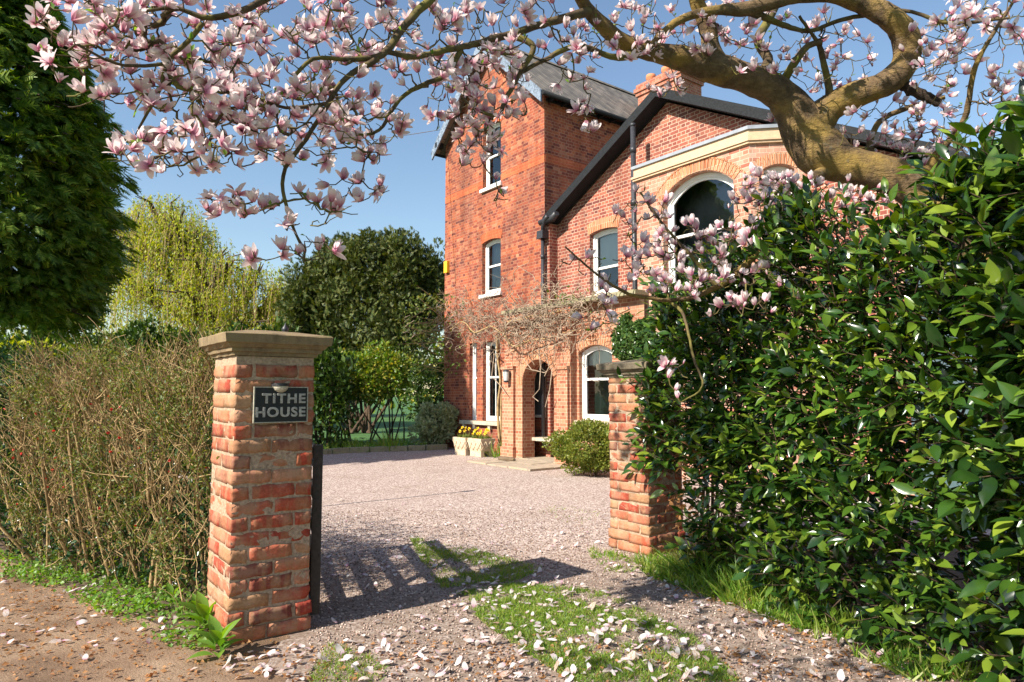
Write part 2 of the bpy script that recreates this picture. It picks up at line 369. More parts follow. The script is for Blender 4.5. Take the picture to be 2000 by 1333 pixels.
def bark_mat(name, c0, c1, moss=None, sc=6, st=.6):
    m, t, B, N, L = newmat(name); v = texc(N, L, 'Object'); n = noise(N, L, v, sc, 6, .65); n2 = noise(N, L, v, sc*7, 5, .7)
    r = ramp(N, L, n.outputs[0], [(.3, c0), (.7, c1)]); c = mix(N, L, .4, r.outputs[0], n2.outputs[0], 'OVERLAY')
    if moss:
        n3 = noise(N, L, v, sc*.5, 4); g = N('ShaderNodeNewGeometry'); rm = ramp(N, L, n3.outputs[0], [(.45, (0, 0, 0)), (.6, (.8, .8, .8))]); c = mix(N, L, rm.outputs[0], c, moss)
    wv = noise(N, L, texc(N, L, 'Object', (sc*2, sc*2, sc*7)), 1, 5, .7); hh = N('ShaderNodeMath'); hh.operation = 'MULTIPLY_ADD'; L(wv.outputs[0], hh.inputs[0]); hh.inputs[1].default_value = 1.6; L(n2.outputs[0], hh.inputs[2])
    c = mix(N, L, .45, c, wv.outputs[0], 'OVERLAY'); n6 = noise(N, L, v, sc*22, 4, .7); c = mix(N, L, .55, c, n6.outputs[0], 'OVERLAY'); n7 = noise(N, L, v, sc*2.4, 5, .7); r7 = ramp(N, L, n7.outputs[0], [(.60, (0, 0, 0)), (.66, (.6, .6, .6))]); c = mix(N, L, r7.outputs[0], c, (c0[0]*1.6+.05, c0[1]*1.9+.055, c0[2]*2+.045)); L(c, B.inputs['Base Color']); B.inputs['Roughness'].default_value = .85; B.inputs['Specular IOR Level'].default_value = .25
    bump(N, L, B, hh.outputs[0], st, .016); return m
M['magnolia_bark'] = bark_mat('magnolia_bark', (.065, .042, .024), (.25, .165, .085), (.29, .19, .045), 6, 1.0)
M['twig_bark'] = bark_mat('twig_bark', (.055, .035, .02), (.15, .105, .055), (.16, .14, .03), 9, .3)
M['dead_bark'] = bark_mat('dead_bark', (.02, .014, .01), (.07, .045, .03), None, 12, 1)
M['tan_twig'] = bark_mat('tan_twig', (.20, .125, .055), (.50, .35, .17), None, 9, .3)
M['grey_twig'] = bark_mat('grey_twig', (.22, .16, .11), (.48, .37, .27), None, 9, .3)
M['dark_bark'] = bark_mat('dark_bark', (.04, .025, .015), (.12, .08, .05), None, 6)
M['log_bark'] = bark_mat('log_bark', (.10, .07, .04), (.2, .14, .09), None, 9)

def flower_mat(name, brown=0, *a_, **k_):
    return _flower_mat(name, brown, *a_, **k_)
def _flower_mat(name, brown=0, base=(.44, .07, .19), midc=(.77, .40, .49), tip=(.88, .75, .74)):
    m, t, B, N, L = newmat(name); uv = texc(N, L, 'UV'); sp = N('ShaderNodeSeparateXYZ'); L(uv, sp.inputs[0])
    g = N('ShaderNodeNewGeometry'); n = noise(N, L, texc(N, L, 'UV', (14, 1.5, 1)), 1, 3)
    a = N('ShaderNodeMath'); a.operation = 'MULTIPLY_ADD'; L(n.outputs[0], a.inputs[0]); a.inputs[1].default_value = .35; L(sp.outputs[1], a.inputs[2])
    b_ = N('ShaderNodeMath'); b_.operation = 'MULTIPLY_ADD'; L(g.outputs['Random Per Island'], b_.inputs[0]); b_.inputs[1].default_value = .45; L(a.outputs[0], b_.inputs[2])
    r = ramp(N, L, b_.outputs[0], [(.24, base), (.62, midc), (1.0, tip)])
    col = r.outputs[0]
    if brown:
        oi = N('ShaderNodeObjectInfo'); ad = N('ShaderNodeMath'); ad.operation = 'ADD'; L(oi.outputs['Random'], ad.inputs[0]); L(g.outputs['Random Per Island'], ad.inputs[1]); fr_ = N('ShaderNodeMath'); fr_.operation = 'FRACT'; L(ad.outputs[0], fr_.inputs[0])
        nb_ = noise(N, L, texc(N, L, 'UV', (2.5, 2.5, 1)), 1.5, 5, .7); pr_ = N('ShaderNodeMath'); pr_.operation = 'MULTIPLY'; L(fr_.outputs[0], pr_.inputs[0]); L(nb_.outputs[0], pr_.inputs[1])
        rb = ramp(N, L, pr_.outputs[0], [(.30, (0, 0, 0)), (.5, (.8, .8, .8))]); col = mix(N, L, rb.outputs[0], col, (.42, .24, .12))
    L(col, B.inputs['Base Color']); B.inputs['Roughness'].default_value = .5; B.inputs['Specular IOR Level'].default_value = .3
    tr = N('ShaderNodeBsdfTranslucent'); L(col, tr.inputs[0])
    x = N('ShaderNodeMixShader'); x.inputs[0].default_value = .42; L(B.outputs[0], x.inputs[1]); L(tr.outputs[0], x.inputs[2])
    L(x.outputs[0], t.nodes['Material Output'].inputs[0]); return m
M['flower'] = flower_mat('flower')
M['petal'] = flower_mat('petal', 1, (.64, .28, .44), (.82, .66, .68), (.86, .81, .77))
M['laurel'] = leaf_mat('laurel', [(.010, .028, .007), (.018, .05, .009), (.035, .085, .011), (.08, .15, .015), (.21, .28, .03)], .22, .2, spec=.6)
M['dead_leaf'] = leaf_mat('dead_leaf', [(.30, .13, .05), (.45, .24, .1), (.2, .09, .04)], .7, .3, tcol=1)
M['bush_leaf'] = leaf_mat('bush_leaf', [(.08, .13, .018), (.16, .21, .03), (.30, .31, .06), (.12, .15, .03)], .4, .3)
M['hedge_leaf'] = leaf_mat('hedge_leaf', [(.045, .08, .015), (.11, .15, .025), (.22, .22, .05)], .5, .35)
M['holly'] = leaf_mat('holly', [(.008, .028, .007), (.015, .05, .010), (.03, .075, .015)], .25, .12)
M['cypress'] = leaf_mat('cypress', [(.03, .08, .010), (.08, .16, .015), (.14, .23, .03), (.27, .33, .06)], .5, .4)
M['willow'] = leaf_mat('willow', [(.20, .26, .02), (.32, .36, .03), (.42, .42, .05), (.24, .33, .05)], .5, .45)
M['yew'] = leaf_mat('yew', [(.02, .045, .008), (.05, .085, .014), (.10, .12, .02), (.18, .16, .04)], .6, .2)
M['shrub'] = leaf_mat('shrub', [(.06, .12, .014), (.11, .20, .022), (.22, .28, .04), (.40, .32, .06)], .35, .3)
M['dark_shrub'] = leaf_mat('dark_shrub', [(.018, .045, .009), (.045, .09, .014), (.09, .14, .025)], .45, .2)
M['grey_leaf'] = leaf_mat('grey_leaf', [(.2, .24, .11), (.32, .36, .17), (.44, .46, .26)], .6, .3)
M['ivy'] = leaf_mat('ivy', [(.02, .055, .012), (.05, .1, .02), (.09, .14, .03)], .25, .15)
M['grass'] = leaf_mat('grass', [(.07, .17, .018), (.14, .26, .028), (.23, .33, .04), (.3, .30, .09)], .45, .4)
M['cover'] = leaf_mat('cover', [(.08, .19, .025), (.15, .28, .04), (.22, .34, .06)], .45, .4)
M['quince_flower'] = simple('quince_flower', (.65, .03, .02), .5, 20, .2)
M['daffodil'] = simple('daffodil', (.90, .60, .02), .5, 20, .1)
M['white_flower'] = simple('white_flower', (.85, .82, .62), .5, 20, .1)
M['mauve'] = simple('mauve', (.25, .15, .45), .5, 20, .2)

# ================================================================== THE HOUSE
DT, DE, DB, DP = 10.3, 10.55, 9.92, 9.6           # wall planes: tower, gabled wing, bay, porch
sTL, sTR = F(869, 500, DT)[0], F(1064, 500, DT)[0]
sE0, sE1 = F(1089, 500, DE)[0], F(1765, 500, DE)[0]
HO = np.array([sTR, DT, 0.0])                      # the house's base point in its own axes
hw = HE*HO[0] + HW*HO[1]
house = empty('brick_house', tuple(hw), HROT, label='tall red brick Victorian house with gabled tower, bay and arched porch', cat='house')
def hb(mb, name, mat, parent=None, **k):
    o = mb.build(name, M[mat] if isinstance(mat, str) else mat, parent or house, **k)
    if parent is None: o.location = tuple(-HO)
    return o
def facade(mb, O, U, outer, holes, rev=.13):
    """brick skin with openings; O (s,d) start, U unit direction along the wall, inward = U turned left"""
    O = np.array(O); U = np.array(U); I = np.array([-U[1], U[0]])
    def p3(a, z, dep=0): q = O + U*a + I*dep; return (q[0], q[1], z)
    loops = [[Vector((a, z, 0)) for a, z in l] for l in [outer]+holes]
    tris = tessellate_polygon(loops); flat = [v for l in loops for v in l]
    for t in tris:
        pts = [flat[i] for i in t]
        ar = (pts[1]-pts[0]).cross(pts[2]-pts[0]).z
        if abs(ar) < 1e-9: continue
        if ar < 0: pts = pts[::-1]
        mb.poly([p3(v.x, v.y) for v in pts])
    for h in holes:
        n = len(h)
        for i in range(n):
            a, b = h[i], h[(i+1) % n]
            mb.poly([p3(a[0], a[1]), p3(b[0], b[1]), p3(b[0], b[1], rev), p3(a[0], a[1], rev)])
def opening(a0, a1, z0, z1, rise=0, n=10):
    """ccw loop; segmental or half-round head when rise > 0 (z1 is the crown)"""
    if rise <= 0: return [(a0, z0), (a1, z0), (a1, z1), (a0, z1)]
    hwid = (a1-a0)/2; cx = (a0+a1)/2; r = (hwid*hwid + rise*rise)/(2*rise); cz = z1 - r
    th = math.asin(min(1, hwid/r)) if rise <= hwid else math.pi/2
    l = [(a0, z0), (a1, z0)]
    for i in range(n+1):
        t = th - 2*th*i/n; l.append((cx + r*math.sin(t), cz + r*math.cos(t)))
    return l
def voussoirs(mb, O, U, a0, a1, zs, rise, thick, n, proud=.012):
    O = np.array(O); U = np.array(U); I = np.array([-U[1], U[0]]); hwid = (a1-a0)/2; cx = (a0+a1)/2
    r = (hwid*hwid + rise*rise)/(2*rise); cz = zs + rise - r; th = math.asin(min(1, hwid/r))
    for i in range(n):
        t0 = -th + 2*th*(i+.08)/n; t1 = -th + 2*th*(i+.92)/n
        pts = []
        for (rr, t) in ((r+.004, t0), (r+.004, t1), (r+thick, t1), (r+thick, t0)):
            q = O + U*(cx + rr*math.sin(t)) - I*proud; pts.append((q[0], q[1], cz + rr*math.cos(t)))
        mb.prism(pts[::-1], (I[0]*(proud+.02), I[1]*(proud+.02), 0))
def window(O, U, a0, a1, z0, z1, rise=0, setb=.11, fr=.055, rail=.5, blind=None, backing=None, sill=True, vbars=0, sillmat='sill_stone', label=None, lip=.07, brackets=0):
    O = np.array(O); U = np.array(U); I = np.array([-U[1], U[0]])
    def p3(a, z, dep): q = O + U*a + I*dep; return (q[0], q[1], z)
    mb = MB()
    def ring(o, i_, d0, d1):
        n = len(o)
        for k in range(n):
            k2 = (k+1) % n
            mb.poly([p3(*o[k], d0), p3(*o[k2], d0), p3(*i_[k2], d0), p3(*i_[k], d0)])
            mb.poly([p3(*i_[k], d0), p3(*i_[k2], d0), p3(*i_[k2], d1), p3(*i_[k], d1)])
    def inset(t, extra=0): return opening(a0+t, a1-t, z0+t+extra, z1-t, max(0, rise-t*.3) if rise else 0)
    ring(inset(.003), inset(fr), setb, setb+.03); ring(inset(fr), inset(fr+.045, .03), setb+.03, setb+.07)
    def bar(a, b, za, zb, d0, d1):
        q = [p3(a, za, d0), p3(b, za, d0), p3(b, zb, d0), p3(a, zb, d0)]; mb.prism(q[::-1], (I[0]*(d1-d0), I[1]*(d1-d0), 0))
    zm = z0 + (z1-z0)*rail
    if rail: bar(a0+fr, a1-fr, zm-.025, zm+.025, setb+.012, setb+.06)
    for i in range(vbars):
        x = a0 + (a1-a0)*(i+1)/(vbars+1); bar(x-.012, x+.012, z0+fr, z1-fr, setb+.032, setb+.06)
    w_ = hb(mb, 'window', 'white', label=label)
    g = MB(); g.poly([p3(a, z, setb+.055) for a, z in inset(fr+.03)]); hb(g, 'pane', 'glass', w_)
    k_ = MB(); q = [p3(a0-.25, z0-.25, .62), p3(a1+.25, z0-.25, .62), p3(a1+.25, z1+.2, .62), p3(a0-.25, z1+.2, .62)]; k_.prism(q[::-1], (I[0]*.02, I[1]*.02, 0)); hb(k_, 'shade_backing', 'dark_in', w_)  # added dark panel behind the glass, stands in for the unlit room
    if blind:
        b = MB(); zb = z1 - (z1-z0)*blind; q = [p3(a0+.03, zb, setb+.12), p3(a1-.03, zb, setb+.12), p3(a1-.03, z1, setb+.12), p3(a0+.03, z1, setb+.12)]
        b.prism(q[::-1], (I[0]*.004, I[1]*.004, 0)); hb(b, 'blind', 'blind', w_)
    if backing:
        b = MB(); m_ = 14; pts = []
        ac = a0 + (a1-a0)*backing[0]; ae = a0 + (a1-a0)*backing[1]
        for k in range(m_): 
            x0 = ac+(ae-ac)*k/m_; x1 = ac+(ae-ac)*(k+1)/m_; y0 = setb+.2+.03*(k % 2); y1 = setb+.2+.03*((k+1) % 2)
            b.poly([p3(x0, z0, y0), p3(x1, z0, y1), p3(x1, z1, y1), p3(x0, z1, y0)])
        hb(b, 'curtain', 'curtain', w_)
    if sill:
        s = MB(); q = [p3(a0-.07, z0-.09, -lip), p3(a1+.07, z0-.09, -lip), p3(a1+.07, z0-.003, -lip), p3(a0-.07, z0-.003, -lip)]
        s.prism(q[::-1], (I[0]*(lip+.11), I[1]*(lip+.11), 0))
        for k in range(brackets):
            x = a0 + (a1-a0)*(.04+.92*k/max(1, brackets-1)); q = [p3(x-.04, z0-.2, -.002), p3(x+.04, z0-.2, -.002), p3(x+.04, z0-.092, -.05), p3(x-.04, z0-.092, -.05)]
            s.prism([p3(x-.04, z0-.2, -.045), p3(x+.04, z0-.2, -.045), p3(x+.04, z0-.092, -.045), p3(x-.04, z0-.092, -.045)][::-1], (I[0]*.04, I[1]*.04, 0))
        hb(s, 'sill', sillmat, w_)
    return w_
U0 = (1.0, 0.0)
def span(x0, x1, d, ref, y=500): return F(x0, y, d)[0]-ref, F(x1, y, d)[0]-ref
def zz(x, y, d): return F(x, y, d)[1]

# ---- tower
wT = sTR - sTL
zE = zz(1064, 180, DT); zA = zE + wT/2*.93
O_T = (sTL, DT)
t2 = span(943, 978, DT, sTL); t1 = span(942, 978, DT, sTL)
hz = [opening(*t2, zz(960, 364, DT), zz(960, 240, DT), .12), opening(*t1, zz(960, 573, DT), zz(960, 467, DT), .07)]
g1 = span(918, 932, DT, sTL); g2 = span(944, 977, DT, sTL)
gz0, gz1 = zz(945, 822, DT), zz(945, 668, DT)
hz += [opening(*g1, gz0, gz1), opening(*g2, gz0, gz1)]
mb = MB(); outer = [(0, 0), (wT, 0), (wT, zE), (wT/2, zA), (0, zE)]
facade(mb, O_T, U0, outer, hz, .16)
DEEP = 17.5
mb.poly([(sTR, DT, 0), (sTR, DEEP, 0), (sTR, DEEP, zE), (sTR, DT, zE)]); mb.poly([(sTL, DEEP, 0), (sTL, DT, 0), (sTL, DT, zE), (sTL, DEEP, zE)])
mb.poly([(sTR, DEEP, 0), (sTL, DEEP, 0), (sTL, DEEP, zE), ((sTL+sTR)/2, DEEP, zA), (sTR, DEEP, zE)])
hb(mb, 'tower_wall', 'tower_brick')
b = MB()
zb0, zb1 = zz(1064, 316, DT), zz(1064, 300, DT)
for (a, c) in ((0, t2[0]), (t2[1], wT)): b.box(sTL+a, sTL+c, DT-.006, DT+.02, zb0, zb1)
b.box(sTR-.02, sTR+.006, DT+.0205, DEEP, zb0, zb1)
hb(b, 'brick_band', 'band_brick')
v = MB()
for (t, hzz, r_) in ((t2, hz[0], .12), (t1, hz[1], .07)):
    v = MB(); zt = max(p[1] for p in hzz); voussoirs(v, O_T, U0, t[0]-.02, t[1]+.02, zt-r_, r_, .24, 15); hb(v, 'window_arch', 'band_brick')
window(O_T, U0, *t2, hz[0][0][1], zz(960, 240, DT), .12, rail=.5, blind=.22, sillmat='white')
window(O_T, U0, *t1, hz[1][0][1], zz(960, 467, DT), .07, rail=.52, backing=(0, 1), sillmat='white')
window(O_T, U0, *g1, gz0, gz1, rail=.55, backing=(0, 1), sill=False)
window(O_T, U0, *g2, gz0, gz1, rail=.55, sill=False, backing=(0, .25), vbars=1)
s_ = MB(); a0 = F(904, 825, DT)[0]; a1 = F(990, 825, DT)[0]; s_.box(a0, a1, DT-.12, DT+.1, gz0-.1, gz0-.003)
for x in (910, 930, 960): a = F(x, 835, DT)[0]; s_.box(a-.05, a+.05, DT-.09, DT-.003, gz0-.22, gz0-.102)
hb(s_, 'sill', 'sill_stone')
# tower roof
mid = (sTL+sTR)/2; sl_ = (zA-zE)/(wT/2); OV = .26; th_ = .09
def roof_slab(mb, s_lo, s_hi, z_lo, z_hi, d0, d1, th):
    mb.prism([(s_lo, d0, z_lo), (s_hi, d0, z_hi), (s_hi, d0, z_hi+th), (s_lo, d0, z_lo+th)], (0, d1-d0, 0))
rf = MB(); zr = zA + .06
roof_slab(rf, mid+.001, sTR+OV, zr, zr-(wT/2+OV)*sl_, DT-.28, DEEP+.2, th_); roof_slab(rf, sTL-OV, mid-.001, zr-(wT/2+OV)*sl_, zr, DT-.28, DEEP+.2, th_)
ro = hb(rf, 'roof', 'slate')
rg = MB(); d = DT-.3
while d < DEEP: rg.prism([(mid-.11, d, zr+th_-.05), (mid+.11, d, zr+th_-.05), (mid, d, zr+th_+.07)], (0, .30, 0)); d += .31
hb(rg, 'ridge_tiles', 'slate', ro)
bb = MB()
for sg in (-1, 1):
    e = wT/2+OV; p0 = (mid, DT-.33, zr-.02); p1 = (mid+sg*e, DT-.33, zr-e*sl_-.02)
    pts = [p0, p1, (p1[0], p1[1], p1[2]-.24), (p0[0], p0[1], p0[2]-.24)]
    if sg > 0: pts = pts[::-1]
    bb.prism([(p0[0]+sg*.001, p0[1], p0[2]+.1), (p1[0], p1[1], p1[2]+.1), (p1[0], p1[1], p1[2]-.2), (p0[0]+sg*.001, p0[1], p0[2]-.24)], (0, .045, 0))
hb(bb, 'bargeboard', 'worn_blue')
gt = MB()
for sg, sx in ((1, sTR+OV), (-1, sTL-OV)):
    zg = zr-(wT/2+OV)*sl_; gt.tube([(sx+sg*.04, DT-.3, zg-.0), (sx+sg*.04, DEEP, zg-.0)], .055, 8)
hb(gt, 'gutter', 'black_paint')
rt = MB()
d = DT+.1
while d < DEEP-.2: rt.box(sTR+.002, sTR+OV-.03, d, d+.06, zE-.22, zE-.12); d += .42
rt.box(sTR+.003, sTR+.06, DT+.05, DEEP-.1, zE-.2, zE-.14); hb(rt, 'rafter_ends', 'black_paint')
al = MB(); a, z = F(875, 522, DT); al.box(a-.09, a+.09, DT-.09, DT-.003, z-.17, z+.17); hb(al, 'alarm_box', 'yellow')
fg = MB(); a, z = F(866, 283, DT-.1); fg.box(a-.1, a+.02, DT-.33, DT-.1, z-.12, z+.03); hb(fg, 'gutter_end', 'black_paint')

# ---- gabled wing
zEL = zz(1087, 440, DE); sAp, zAp = F(1303, 200, DE); sVR, zVR = F(1885, 330, DE); 
slL = (zAp-zEL)/(sAp-sE0); slR = (zAp-zVR)/(sVR-sAp); zER = zAp-slR*(sE1-sAp)
print('HOUSE', 'sTL %.2f sTR %.2f zE %.2f zA %.2f | wing s %.2f..%.2f eave %.2f/%.2f apex %.2f,%.2f slopes %.2f %.2f' % (sTL, sTR, zE, zA, sE0, sE1, zEL, zER, sAp, zAp, slL, slR))
O_E = (sE0, DE); wE = sE1-sE0
e1 = span(1152, 1207, DE, sE0); e1z = (zz(1178, 574, DE), zz(1178, 447, DE))
mb = MB(); facade(mb, O_E, U0, [(0, 0), (wE, 0), (wE, zER), (sAp-sE0, zAp), (0, zEL)], [opening(*e1, *e1z, .06)], .14)
mb.poly([(sE0, DE, 0), (sE0, DT+.0, 0), (sE0, DT+.0, zEL), (sE0, DE, zEL)][::-1])
mb.poly([(sTR, DT+.003, 0), (sE0, DT+.003, 0), (sE0, DT+.003, zEL), (sTR, DT+.003, zEL)])
mb.poly([(sE1, DEEP, 0), (sE0, DEEP, 0), (sE0, DEEP, zEL), (sAp, DEEP, zAp), (sE1, DEEP, zER)])
hb(mb, 'gable_wall', 'gable_brick')
sd = MB(); sd.poly([(sE1, DE, 0), (sE1, DEEP, 0), (sE1, DEEP, zER), (sE1, DE, zER)])
hb(sd, 'side_wall', 'render_white')
v = MB(); voussoirs(v, O_E, U0, e1[0]-.03, e1[1]+.03, e1z[1]-.06, .06, .25, 17); hb(v, 'window_arch', 'arch_brick')
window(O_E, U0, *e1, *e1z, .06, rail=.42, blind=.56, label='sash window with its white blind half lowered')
rf = MB(); zr2 = zAp+.1; OVr = .35
roof_slab(rf, sTR-.0, sAp-.001, zr2-(sAp-sTR)*slL, zr2, DE-.3, DEEP+.1, .1)
roof_slab(rf, sAp+.001, sVR, zr2, zr2-(sVR-sAp)*slR, DE-.3, DEEP+.1, .1)
ro = hb(rf, 'roof', 'slate')
rg = MB(); d = DE-.3
while d < DEEP: rg.prism([(sAp-.11, d, zr2+.05), (sAp+.11, d, zr2+.05), (sAp, d, zr2+.17)], (0, .30, 0)); d += .31
hb(rg, 'ridge_tiles', 'slate', ro)
bb = MB()
for (sx, zx) in ((sTR+.05, zr2-(sAp-sTR-.05)*slL), (sVR+.02, zr2-(sVR+.02-sAp)*slR)):
    sg = 1 if sx > sAp else -1
    bb.prism([(sAp+sg*.001, DE-.36, zr2+.13), (sx, DE-.36, zx+.13), (sx, DE-.36, zx-.07), (sAp+sg*.001, DE-.36, zr2-.07)], (0, .058, 0))
    bb.prism([(sAp+sg*.001, DE-.3, zr2-.003), (sx, DE-.3, zx-.003), (sx, DE-.3, zx-.06), (sAp+sg*.001, DE-.3, zr2-.06)], (0, .29, 0))
hb(bb, 'bargeboard', 'black_paint')
gt = MB(); zg = zr2-(sVR-sAp)*slR; gt.tube([(sVR+.06, DE-.3, zg+.0), (sVR+.06, DEEP, zg+.0)], .06, 8); hb(gt, 'gutter', 'black_paint')
# rain pipe beside the bay and the hopper pipe at the corner of the tower
dp = MB(); a, z = F(1238, 247, DE-.42); a2, z2 = F(1240, 560, DE-.42)
dp.tube([(a, DE-.45, 0.3), (a, DE-.45, z)], .055, 12)
for zc in (z-.5, z-1.6, z-2.7): dp.tube([(a, DE-.45, zc-.06), (a, DE-.45, zc+.06)], .068, 12)
dp.tube([(a, DE-.45, z-.01), (a, DE-.45, z+.05)], .062, 12); hb(dp, 'drainpipe', 'iron')
dp = MB(); a, z = F(1060, 465, DT-.1); dp.tube([(a, DT-.1, .3), (a, DT-.1, z)], .045, 10)
dp.box(a-.11, a+.11, DT-.2, DT-.003, z-.02, z+.17); dp.tube([(a, DT-.1, z+.1), (a+.03, DT-.12, z+.3), (a+.17, DT-.15, z+.42), (a+.26, DT-.16, z+.48)], .05, 8)
for k in range(3): dp.tube([(a, DT-.1, z-.7*k-.5), (a, DT-.1, z-.7*k-.4)], .056, 10)
hb(dp, 'drainpipe', 'iron')
gh = MB(); gh.tube([(sTR+.0, DT-.16, zEL+.02), (sTR+.35, DE-.3, zEL+.08), (sTR+.55, DE-.34, zEL+.16)], [.07, .09, .07], 8); hb(gh, 'gutter_end', 'iron')
# chimney behind the ridge
ch = MB(); dC = 14.6; c0 = F(1246, 190, dC)[0]; c1 = F(1330, 190, dC)[0]; zc = zz(1285, 150, dC)
ch.box(c0, c1, dC, dC+.9, 5, zc); ch.box(c0-.05, c1+.05, dC-.05, dC+.95, zc-.32, zc-.22); ch.box(c0-.09, c1+.09, dC-.09, dC+.99, zc-.219, zc-.10); ch.box(c0-.04, c1+.04, dC-.04, dC+.94, zc-.099, zc+.02)
cm = hb(ch, 'chimney', 'chimney_brick')
for k in range(3):
    pt = MB(); x = c0+.2+(c1-c0-.4)*k/2; pt.lathe([(.13, 0), (.12, .2), (.15, .24), (.14, .34), (.11, .35), (.10, .1)], (x, dC+.35, zc+.02), 14)
    hb(pt, 'chimney_pot', 'pot', cm)
an = MB(); an.tube([(c1-.1, dC+.5, zc), (c1-.1, dC+.5, zc+.9)], .015, 6)
for k in range(5): an.tube([(c1-.35, dC+.5-.1*k+.2, zc+.75), (c1+.15, dC+.5-.1*k+.2, zc+.75)], .008, 5)
an.tube([(c1-.1, dC+.2, zc+.75), (c1-.1, dC+.8, zc+.75)], .01, 5); hb(an, 'aerial', 'iron', cm)

# ---- bay
sB0, sB1 = F(1243, 400, DB)[0], F(1466, 400, DB)[0]; zL = zz(1245, 325, DB); cant = DE-DB
O_B = (sB0, DB); wB = sB1-sB0; bw = span(1296, 1436, DB, sB0); bz1 = zz(1362, 336, DB); bz0 = zz(1362, 575, DB)
mb = MB(); facade(mb, O_B, U0, [(0, 0), (wB, 0), (wB, zL-.3), (0, zL-.3)], [opening(*bw, bz0, bz1, .34)], .17)
mb.poly([(sB0, DE, 0), (sB0, DB, 0), (sB0, DB, zL-.3), (sB0, DE, zL-.3)])
q = math.sqrt(.5); O_C = (sB1, DB); wC = cant/q*1.0; UC = (q, q)
wC = 1.05; 
c_d = DB + wC*q
cw = (.22, .72); cz1 = zz(1530, 312, DB+.2); cz0 = bz0
facade(mb, O_C, UC, [(0, 0), (wC, 0), (wC, zL-.3), (0, zL-.3)], [opening(*cw, cz0, cz1, .09)], .15)
hb(mb, 'bay_wall', 'bay_brick')
v = MB(); voussoirs(v, O_B, U0, bw[0]-.02, bw[1]+.02, bz1-.34, .34, .2, 25); voussoirs(v, O_B, U0, bw[0]-.23, bw[1]+.23, bz1-.30, .50, .03, 31, .02); hb(v, 'window_arch', 'arch_brick')
v = MB(); voussoirs(v, O_C, UC, cw[0]-.02, cw[1]+.02, cz1-.09, .09, .2, 11); hb(v, 'window_arch', 'arch_brick')
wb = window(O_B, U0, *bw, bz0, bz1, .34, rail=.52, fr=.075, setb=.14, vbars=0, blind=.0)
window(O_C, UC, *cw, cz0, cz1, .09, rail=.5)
def outline(off, dz=0):
    return [(sB0-off, DE), (sB0-off, DB-off), (sB1+off*.41, DB-off), (sB1+wC*q+off*.41+.0, DB+wC*q-off), (sB1+wC*q+off*.41, DE+.0)] if False else [(sB0-off, DE), (sB0-off, DB-off), (sB1+off*.41, DB-off), (sB1+wC*q+off*1.41-.0, DB+wC*q-.0), (sB1+wC*q, DE)]
def slab(mb, off, z0, z1):
    o = outline(off); mb.prism([(a, d, z0) for a, d in o], (0, 0, z1-z0))
fa = MB(); slab(fa, .05, zL-.30, zL-.26); slab(fa, .075, zL-.259, zL-.22); slab(fa, .035, zL-.219, zL-.061); hb(fa, 'fascia', 'timber')
ld = MB(); slab(ld, .07, zL-.06, zL); hb(ld, 'bay_roof', 'lead')

# ---- porch block with parapet
sP0, sP1, sP2 = F(985, 700, DP)[0], F(1114, 700, DP)[0], F(1245, 580, DP)[0]
zPc = zz(1012, 604, DP); O_P = (sP0, DP); wP = sP1-sP0
ar = span(1020, 1082, DP, sP0, 780); arz = zz(1052, 702, DP); arr = (ar[1]-ar[0])/2
mb = MB(); facade(mb, O_P, U0, [(0, 0), (wP, 0), (wP, zPc-.08), (0, zPc-.08)], [opening(*ar, -.01, arz, arr, 18)], .36)
mb.poly([(sP0, DT, 0), (sP0, DP, 0), (sP0, DP, zPc-.08), (sP0, DT, zPc-.08)])
DP2 = DP+.18; O_Q = (sP1, DP2); q1 = span(1131, 1196, DP2, sP1, 750); qz = (zz(1158, 822, DP2), zz(1158, 674, DP2))
facade(mb, O_Q, U0, [(0, 0), (sP2-sP1, 0), (sP2-sP1, zPc-.08), (0, zPc-.08)], [opening(*q1, *qz, .14)], .12)
mb.poly([(sP1, DP, 0), (sP1, DP2, 0), (sP1, DP2, zPc-.08), (sP1, DP, zPc-.08)])
mb.poly([(sP1, DP2, 0), (sP1, DT, 0), (sP1, DT, zPc-.1), (sP1, DP2, zPc-.1)])
mb.poly([(sP0+.003, DP+.36, zPc-.1), (sP1, DP+.36, zPc-.1), (sP1, DT, zPc-.1), (sP0+.003, DT, zPc-.1)])
# piers, corbels and a string course stand proud of the front
for (x0, x1, y1) in ((985, 1007, 722), (1092, 1113, 722)):
    a, b_ = F(x0, 780, DP)[0], F(x1, 780, DP)[0]; zt = zz(x0, y1, DP)
    mb.box(a+.002, b_, DP-.07, DP-.003, 0, zt); mb.box(a-.02, b_+.02, DP-.1, DP-.003, 0, .28); mb.box(a-.015, b_+.015, DP-.1, DP-.003, zt+.003, zt+.07)
for k, (y, pr) in enumerate(((628, .10), (640, .07), (652, .045))):
    z = zz(1012, y, DP); mb.box(sP0-.003*k, sP1-.1+.003*k, DP-pr, DP-.003, z-.03, z+.035)
hb(mb, 'porch_wall', 'porch_brick')
v = MB(); voussoirs(v, O_P, U0, ar[0]-.005, ar[1]+.005, arz-arr, arr, .21, 21); hb(v, 'door_arch', 'arch_brick'); v = MB(); voussoirs(v, O_Q, U0, q1[0]-.02, q1[1]+.02, qz[1]-.14, .14, .2, 17); hb(v, 'window_arch', 'arch_brick')
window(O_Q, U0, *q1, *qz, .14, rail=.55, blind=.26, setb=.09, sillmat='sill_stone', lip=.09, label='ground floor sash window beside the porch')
cp = MB(); cp.box(sP0-.05, sP2, DP-.06, DP+.3, zPc-.078, zPc+.01); hb(cp, 'parapet_coping', 'coping')
pr = MB(); pr.box(sP0+.01, sB0-.003, DP+.301, DE-.003, zPc-.079, zPc-.02); hb(pr, 'porch_roof', 'lead')
